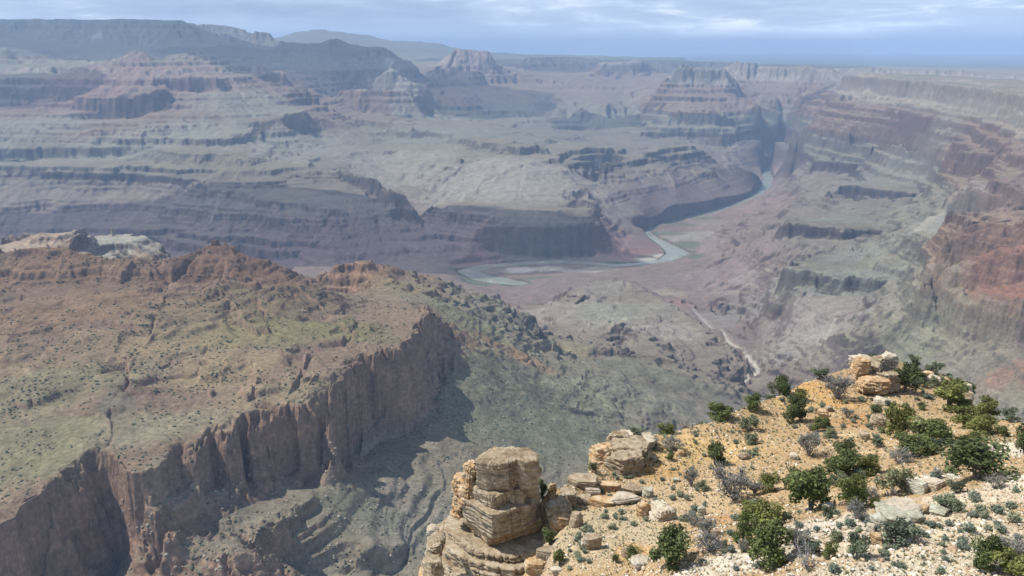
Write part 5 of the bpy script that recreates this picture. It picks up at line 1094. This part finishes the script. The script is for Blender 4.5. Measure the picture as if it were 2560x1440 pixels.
PLANTS = [
 ('J', 1948, 988, 936, 50, 'upright dark juniper standing alone on the ridge skyline'), ('G', 1926, 990, 972, 34, 'low green shrub at the left foot of the skyline juniper'), ('J', 1880, 1030, 986, 46, 'rounded green juniper leaning over the left brink of the ochre ridge'),
 ('J', 1800, 1052, 1008, 74, 'wide low juniper with bare limbs spreading over the brink'), ('J', 1668, 1082, 1050, 50, 'small juniper behind a pale snag above the big outcrop'), ('D', 1664, 1084, 1042, 20, 'pale bare snag in front of the small juniper at the brink'), ('D', 1710, 1072, 1034, 34, 'thin grey dead tree on the brink, right of the snag'),
 ('G', 1596, 1110, 1074, 52, 'blue-green round shrub on top of the big layered outcrop'), ('B', 1632, 1114, 1090, 36, 'grey twiggy shrub just right of the outcrop shrub'), ('B', 1682, 1130, 1098, 62, 'wide grey bush on the slope behind the outcrop'), ('J', 1676, 1154, 1132, 24, 'little green juniper under the wide grey bush'), ('J', 1786, 1166, 1106, 58, 'dense dark dome-shaped juniper alone on the ochre slope'),
 ('G', 1870, 1082, 1040, 56, 'grey-green bush on the ochre slope, upper of a touching pair'), ('G', 1872, 1112, 1080, 44, 'olive bush, lower of a touching pair on the ochre slope'), ('J', 1982, 1060, 994, 58, 'big dark juniper left of the footpath'), ('J', 2000, 1006, 976, 36, 'small juniper uphill of the big one left of the footpath'),
 ('G', 1480, 1184, 1148, 28, 'green shrub clinging to the cliff left of the outcrop, lower one'), ('G', 1508, 1142, 1108, 26, 'green shrub clinging to the cliff left of the outcrop, upper one'), ('B', 1832, 1258, 1166, 112, 'large grey half-bare bush in the middle of the slope'), ('B', 1728, 1220, 1172, 46, 'smoky grey shrub left of the large half-bare bush'),
 ('J', 1919, 1234, 1190, 58, 'green juniper right of the large half-bare bush'), ('J', 1978, 1224, 1176, 58, 'green juniper between two grey bushes on mid slope'), ('J', 1900, 1342, 1276, 116, 'broad green juniper mass above the white rubble'), ('J', 1856, 1382, 1300, 62, 'juniper with exposed grey trunks above the white rubble'), ('J', 1922, 1434, 1330, 112, 'tall olive-green juniper at the bottom centre of the slope'),
 ('J', 1672, 1440, 1330, 112, 'large dark juniper in front of the split whitish boulder'), ('J', 1584, 1416, 1370, 44, 'small dark juniper left of the large one below the boulder'), ('J', 1539, 1410, 1388, 22, 'tiny round juniper on the rubble at the bottom'), ('J', 1398, 1420, 1376, 38, 'dark green bush on rubble right of the tower terrace'), ('J', 1374, 1368, 1324, 46, 'bright green bush tucked between tower and pinnacle'), ('J', 1357, 1222, 1168, 28, 'dark spindly juniper behind the right shoulder of the rock tower'),
 ('B', 1766, 1358, 1306, 62, 'grey leafless thicket right of the large dark juniper'), ('B', 1772, 1398, 1352, 76, 'silvery bush on the white rubble'), ('G', 2172, 900, 872, 56, 'olive shrub behind the summit crag'), ('B', 2126, 912, 890, 34, 'grey shrub at the left shoulder of the summit crag'), ('G', 2050, 950, 930, 54, 'low grey-green shrub on the skyline left of the crag'), ('B', 2092, 1004, 942, 80, 'large dark grey bush below the skyline left of the crag'),
 ('J', 2262, 986, 918, 60, 'dark green tree leaning on the right side of the crag'), ('J', 2300, 956, 934, 34, 'small dark juniper high on the shrubby shoulder'), ('J', 2372, 1028, 956, 100, 'broad dark juniper on the shoulder near the right brink'), ('O', 2246, 1098, 1012, 70, 'tall yellow-green juniper with a dark hollow below the crag'), ('O', 2408, 1072, 1022, 74, 'yellow-green juniper below the broad dark one'), ('J', 2458, 1050, 1000, 58, 'rounded juniper on the right brink against the canyon'),
 ('O', 2432, 1128, 1082, 54, 'small yellow-green juniper behind the big round one'), ('J', 2332, 1112, 1052, 112, 'wide green juniper thicket in the hollow'), ('O', 2446, 1090, 1042, 78, 'yellow-green juniper at the edge of the white trail'), ('J', 2282, 1144, 1094, 94, 'dull green thicket below the tall yellow-green juniper'), ('J', 2505, 1092, 1066, 36, 'small juniper beside the white trail'), ('G', 2527, 1056, 1024, 42, 'pale green shrub near the right edge of the skyline'),
 ('J', 2558, 1132, 1064, 46, 'dark juniper cut by the right edge beside the white trail'), ('J', 2440, 1208, 1118, 160, 'biggest juniper, a dense wide dome on the white ground'), ('B', 2022, 1148, 1084, 70, 'smoky blue-grey bush below the footpath'), ('J', 2108, 1150, 1104, 58, 'juniper top above the dark thicket below the footpath'), ('G', 2072, 1096, 1064, 38, 'blue-green shrub right beside the footpath'),
 ('J', 2100, 1200, 1130, 112, 'dark juniper thicket in the middle of the right slope'), ('J', 2168, 1192, 1140, 60, 'juniper at the right end of the dark thicket'), ('J', 2026, 1292, 1182, 124, 'large green juniper above the white rubble strip'), ('J', 2126, 1282, 1200, 80, 'large green juniper right of the one above the rubble strip'), ('G', 2226, 1248, 1166, 92, 'grey-green tree mixed with stones above the ledge'), ('B', 2246, 1162, 1132, 64, 'blue-grey bush above the grey-green tree'),
 ('B', 1992, 1396, 1334, 76, 'grey bush on the white rubble near the bottom'), ('D', 2016, 1442, 1384, 78, 'dead grey branches lying at the bottom edge'), ('J', 2070, 1406, 1366, 38, 'small bright juniper near the bottom'), ('G', 2134, 1406, 1334, 64, 'grey-green bush left of the ledge foot'), ('B', 2138, 1310, 1264, 48, 'grey bush at the left end of the ledge'), ('G', 2240, 1388, 1328, 94, 'wide blue-green bush under the ledge'), ('J', 2182, 1282, 1256, 24, 'small green shrub at the top left of the ledge'),
 ('J', 2456, 1444, 1358, 66, 'juniper near the bottom right corner'), ('O', 2524, 1470, 1400, 96, 'olive juniper in the bottom right corner'), ('B', 2526, 1408, 1364, 84, 'blue-grey bush above the corner juniper'), ('G', 2365, 1282, 1248, 74, 'mixed green shrub right of the ledge'), ('G', 1018, 1446, 1418, 30, 'green bush at the bottom edge left of the tower')]
for (k, u, vb, vt, w, lab) in PLANTS:
    if u < 1100: continue
    plant(k, u, vb, vt, w, lab)
SG = [(2435, 1258, 44, 'round silver-green sagebrush on the bare sand below the biggest juniper'), (2371, 1252, 36, 'sagebrush left of the round one on the sand'), (2392, 1290, 46, 'blue-green sagebrush below the mixed shrub'), (2449, 1286, 38, 'sagebrush under the round one'), (2527, 1276, 36, 'tall sagebrush near the right edge'), (2489, 1296, 42, 'dark-hearted sagebrush left of the tall one'), (2530, 1318, 42, 'low wide sagebrush at the right edge'), (2496, 1341, 36, 'sagebrush left below the wide one'), (2416, 1345, 44, 'sagebrush in the middle of the pale slope'), (2539, 1234, 25, 'small sagebrush beside the trail at the right edge'), (2298, 1356, 30, 'round sagebrush at the right foot of the ledge'), (2323, 1332, 36, 'sagebrush on the right end of the ledge'), (2402, 1383, 36, 'sagebrush above the corner shrubs'), (2083, 1440, 44, 'sagebrush at the bottom edge'), (2456, 1312, 34, 'sagebrush between the two largest ones'), (2350, 1440, 30, 'sagebrush at the bottom left of the corner juniper'), (1700, 1245, 30, 'bright grey-green sagebrush above the split boulder'), (1735, 1280, 28, 'sagebrush pair by the grey-green block'), (1880, 1270, 34, 'sagebrush under the large half-bare bush'), (2120, 1335, 40, 'grey sagebrush left of the ledge foot'), (2335, 1205, 38, 'sagebrush left of the biggest juniper')]
for (u, v, w, lab) in SG: plant('S', u, v, v-w*.8, w, lab)
for (u0, u1, v0, v1, n_, ks, lab, grp) in ((1700, 2150, 1150, 1400, 16, 'GGB', 'mid-sized grey-green shrub among the junipers of the middle slope', 'shrubs among the middle junipers'), (2240, 2420, 905, 1040, 14, 'GGJ', 'mid-sized shrub crowding the steep shoulder right of the crag', 'shrubs on the steep shoulder'), (2150, 2500, 1120, 1280, 9, 'GB', 'mid-sized pale shrub near the biggest juniper', 'shrubs near the biggest juniper'), (1980, 2260, 1010, 1120, 9, 'GBJ', 'mid-sized shrub on the ochre slope below the crag', 'shrubs below the crag')):
    for k in range(n_):
        u = rnd.uniform(u0, u1); v = rnd.uniform(v0, v1)
        if u > 2440 and v < 1220: continue
        w = rnd.uniform(26, 48)*(1. if v > 1100 else .85); plant(ks[k % len(ks)], u, v, v-w*.8, w, lab, grp)
zones = [(1420, 1480, 1290, 1430, 24, 'small sage tuft on the rubble right of the tower', 'sage tufts on the rubble below the pinnacle'), (1500, 1760, 1190, 1330, 44, 'small blue-green sage tuft on the slope around the split boulder', 'sage tufts round the split boulder'), (1620, 1900, 1060, 1180, 40, 'small sage tuft on the upper ochre slope', 'sage tufts on the upper ochre slope'),
         (1950, 2300, 1000, 1110, 50, 'small sage tuft on the ochre slope below the crag', 'sage tufts below the crag'), (2230, 2420, 895, 1020, 40, 'small sage tuft on the shrubby shoulder', 'sage tufts on the shrubby shoulder'), (2150, 2560, 1290, 1438, 60, 'small sage tuft on the pale lower slope', 'sage tufts on the pale lower slope'), (1700, 2150, 1280, 1438, 40, 'small sage tuft in the white rubble at the bottom', 'sage tufts in the white rubble')]
for (u0, u1, v0, v1, n_, lab, grp) in zones:
    for k in range(n_):
        u = rnd.uniform(u0, u1); v = rnd.uniform(v0, v1)
        if u > 2470 and v < 1230: continue
        w = rnd.uniform(12, 27)*(1.15 if v > 1250 else .8)
        plant('S', u, v, v-w*.8, w, lab, grp)

# stones and dry tufts that nobody could count
def scatter_mesh(name, pts, sizes, tmplV, tmplF, mat, cols, rs, flat=1.0, jitter=.25):
    n = len(pts); k = len(tmplV)
    th = rs.rand(n)*6.283; c, s = np.cos(th), np.sin(th)
    T = tmplV[None]*(1+jitter*(rs.rand(n, k, 1)-.5)*2)*(sizes[:, None, None])*np.stack([1+.5*rs.rand(n), .7+.5*rs.rand(n), flat*(.6+.6*rs.rand(n))], -1)[:, None]
    Xr = T[..., 0]*c[:, None]-T[..., 1]*s[:, None]; Yr = T[..., 0]*s[:, None]+T[..., 1]*c[:, None]
    Vv = np.stack([Xr, Yr, T[..., 2]], -1)+pts[:, None]
    F = tmplF[None]+(np.arange(n)*k)[:, None, None]
    return mesh_obj(name, Vv.reshape(-1, 3), F.reshape(-1, tmplF.shape[1]), mat, cols=np.repeat(cols, k, 0), smooth=False)
bm = bmesh.new(); bmesh.ops.create_icosphere(bm, subdivisions=1, radius=1.0); bm.verts.ensure_lookup_table()
icoV = np.array([v.co[:] for v in bm.verts]); icoF = np.array([[v.index for v in f.verts] for f in bm.faces]); bm.free()
rs = np.random.RandomState(3)
def fscatter(n, umin, umax, vmin, vmax):
    u = rs.uniform(umin, umax, n*2); v = rs.uniform(vmin, vmax, n*2); out = []
    for a, b in zip(u, v):
        i, j = pickf(a, b)
        if FR[j, i] < 162 and FVM[j, i] >= 0-9: 
            d = ray(a, b); el = math.atan2(d[2], math.hypot(d[0], d[1]))
            if abs(FELV[j, i]-el) < .004: out.append((FX[j, i]+rs.randn()*.1, FY[j, i]+rs.randn()*.1, FZ[j, i]))
        if len(out) >= n: break
    return np.array(out)
M_ST, t = mkmat('loose_stone'); at = t.new('ShaderNodeAttribute', attribute_name='Col'); t.lk(at.outputs['Color'], t.b.inputs['Base Color'])
P1 = fscatter(33000, 1360, 2950, 880, 1560)
sz = np.clip(np.hypot(P1[:, 0], P1[:, 1])/100, .6, 1.1)*(.035+.11*rs.rand(len(P1))**3.0)*(1+.9*(rs.rand(len(P1)) < .04))
cols = np.array([(.52, .45, .35), (.45, .36, .24), (.60, .56, .49), (.38, .27, .17)])[rs.randint(0, 4, len(P1))]*(.8+.35*rs.rand(len(P1), 1))
st_ = scatter_mesh('loose_stones', P1, sz, icoV, icoF, M_ST, cols, rs, .8, jitter=.45); tag(st_, 'loose pale stones strewn over the near ridge', 'stones', kind='stuff')
P2 = fscatter(19000, 1370, 2950, 885, 1560)
kf = 9; tv = []; tf = []
for k in range(kf):
    th = k*2.4; a = np.array([math.cos(th), math.sin(th), 0])*.5; s = np.array([-math.sin(th), math.cos(th), 0])*.28
    tv += [a*.2-s, a*.2+s, a+s*.6+np.array([0, 0, .75]), a-s*.6+np.array([0, 0, .75])]; tf.append([4*k, 4*k+1, 4*k+2, 4*k+3])
szt = (.08+.20*rs.rand(len(P2))**2.4)*np.clip((np.hypot(P2[:, 0], P2[:, 1])/115)**1.2, .3, 1.1)
colt = np.array([(.20, .23, .16), (.24, .25, .13), (.24, .27, .21), (.32, .30, .14)])[rs.randint(0, 4, len(P2))]*(.75+.5*rs.rand(len(P2), 1))
tt_ = scatter_mesh('dry_tufts', P2, szt, np.array(tv), np.array(tf), M_LEAF, colt, rs); tag(tt_, 'tiny green and yellow tufts scattered between the stones', 'ground cover', kind='stuff')

# ------------------------------------------------------------------ junipers dotted over the canyon slopes
def tpoint(u, v):
    d = ray(u, v); a = math.atan2(d[0], d[1]); el = math.atan2(d[2], math.hypot(d[0], d[1]))
    i = int(np.clip(round((a-AZ0)/(AZ1-AZ0)*(NA-1)), 0, NA-1)); j = int(np.argmax(ELV[:, i] >= el))
    return X[j, i], Y[j, i], Z[j, i], SL[j, i], Rr[j, i]
ELV = np.arctan2(Z, Rr)
pts = []
while len(pts) < 6500:
    u = rs.uniform(-40, 1750); v = rs.uniform(610, 1440)
    if rs.rand() < .25: u = rs.uniform(0, 1100); v = rs.uniform(640, 1040)
    x, y, z, s, r = tpoint(u, v)
    if r < 3200 and z > -1000 and s < 1.1 and (pn(x/90, y/90, 5)+.7*pn(x/28, y/28, 6)+.6*pn(x/300, y/300, 8) > -.05+.25*rs.randn()*.6): pts.append((x, y, z-.5, r))
pts = np.array(pts); pts = pts[np.argsort(pts[:, 3])]
mj, t = mkmat('far_juniper'); t.b.inputs['Base Color'].default_value = (.07, .08, .05, 1)
bm = bmesh.new(); bmesh.ops.create_icosphere(bm, subdivisions=2, radius=1.0); bm.verts.ensure_lookup_table()
ic2V = np.array([v.co[:] for v in bm.verts]); ic2F = np.array([[v.index for v in f.verts] for f in bm.faces]); bm.free()
jm = []
for k in range(4):
    Vv = ic2V*(1+.5*(rs.rand(len(ic2V), 1)-.5)); Vv[:, 2] = Vv[:, 2]*.8+.55; jm.append(mesh_obj('juniper_bush', Vv, ic2F, mj, smooth=False, link=False))
for k in range(280):
    x, y, z, r = pts[k]; o = jm[k % 4].copy(); COL.objects.link(o); s = .8+1.9*rs.rand()**2; o.location = (x, y, z); o.scale = (s, s, s*rs.uniform(.8, 1.1)); o.rotation_euler = (0, 0, rs.rand()*6)
    tag(o, 'small dark juniper bush dotted on the lower slopes of the near promontory', 'bush', 'juniper bushes dotted over the near slopes')
rest = pts[280:]
o = scatter_mesh('juniper_scrub', rest[:, :3]+np.array([0, 0, .7]), .6+1.9*rs.rand(len(rest))**2.2, ic2V, ic2F, mj, np.full((len(rest), 3), .06), rs); tag(o, 'countless small junipers and shrubs dotted over the promontory and slopes', 'scrub', kind='stuff')
# fallen blocks below the cliffs
bpts = []
while len(bpts) < 5200:
    u = rs.uniform(300, 1700); v = rs.uniform(880, 1440)
    x, y, z, s, r = tpoint(u, v)
    if z < -690 and r < 2200 and pn(x/60, y/60, 15) > -.1: bpts.append((x, y, z))
bpts = np.array(bpts); bs = .5+2.6*rs.rand(len(bpts))**5
o = scatter_mesh('talus_blocks', bpts, bs, icoV, icoF, M_ST, np.array([(.24, .21, .17), (.20, .165, .13), (.28, .25, .2)])[rs.randint(0, 3, len(bpts))], rs, .9); tag(o, 'fallen blocks strewn below the promontory cliff', 'rocks', kind='stuff')
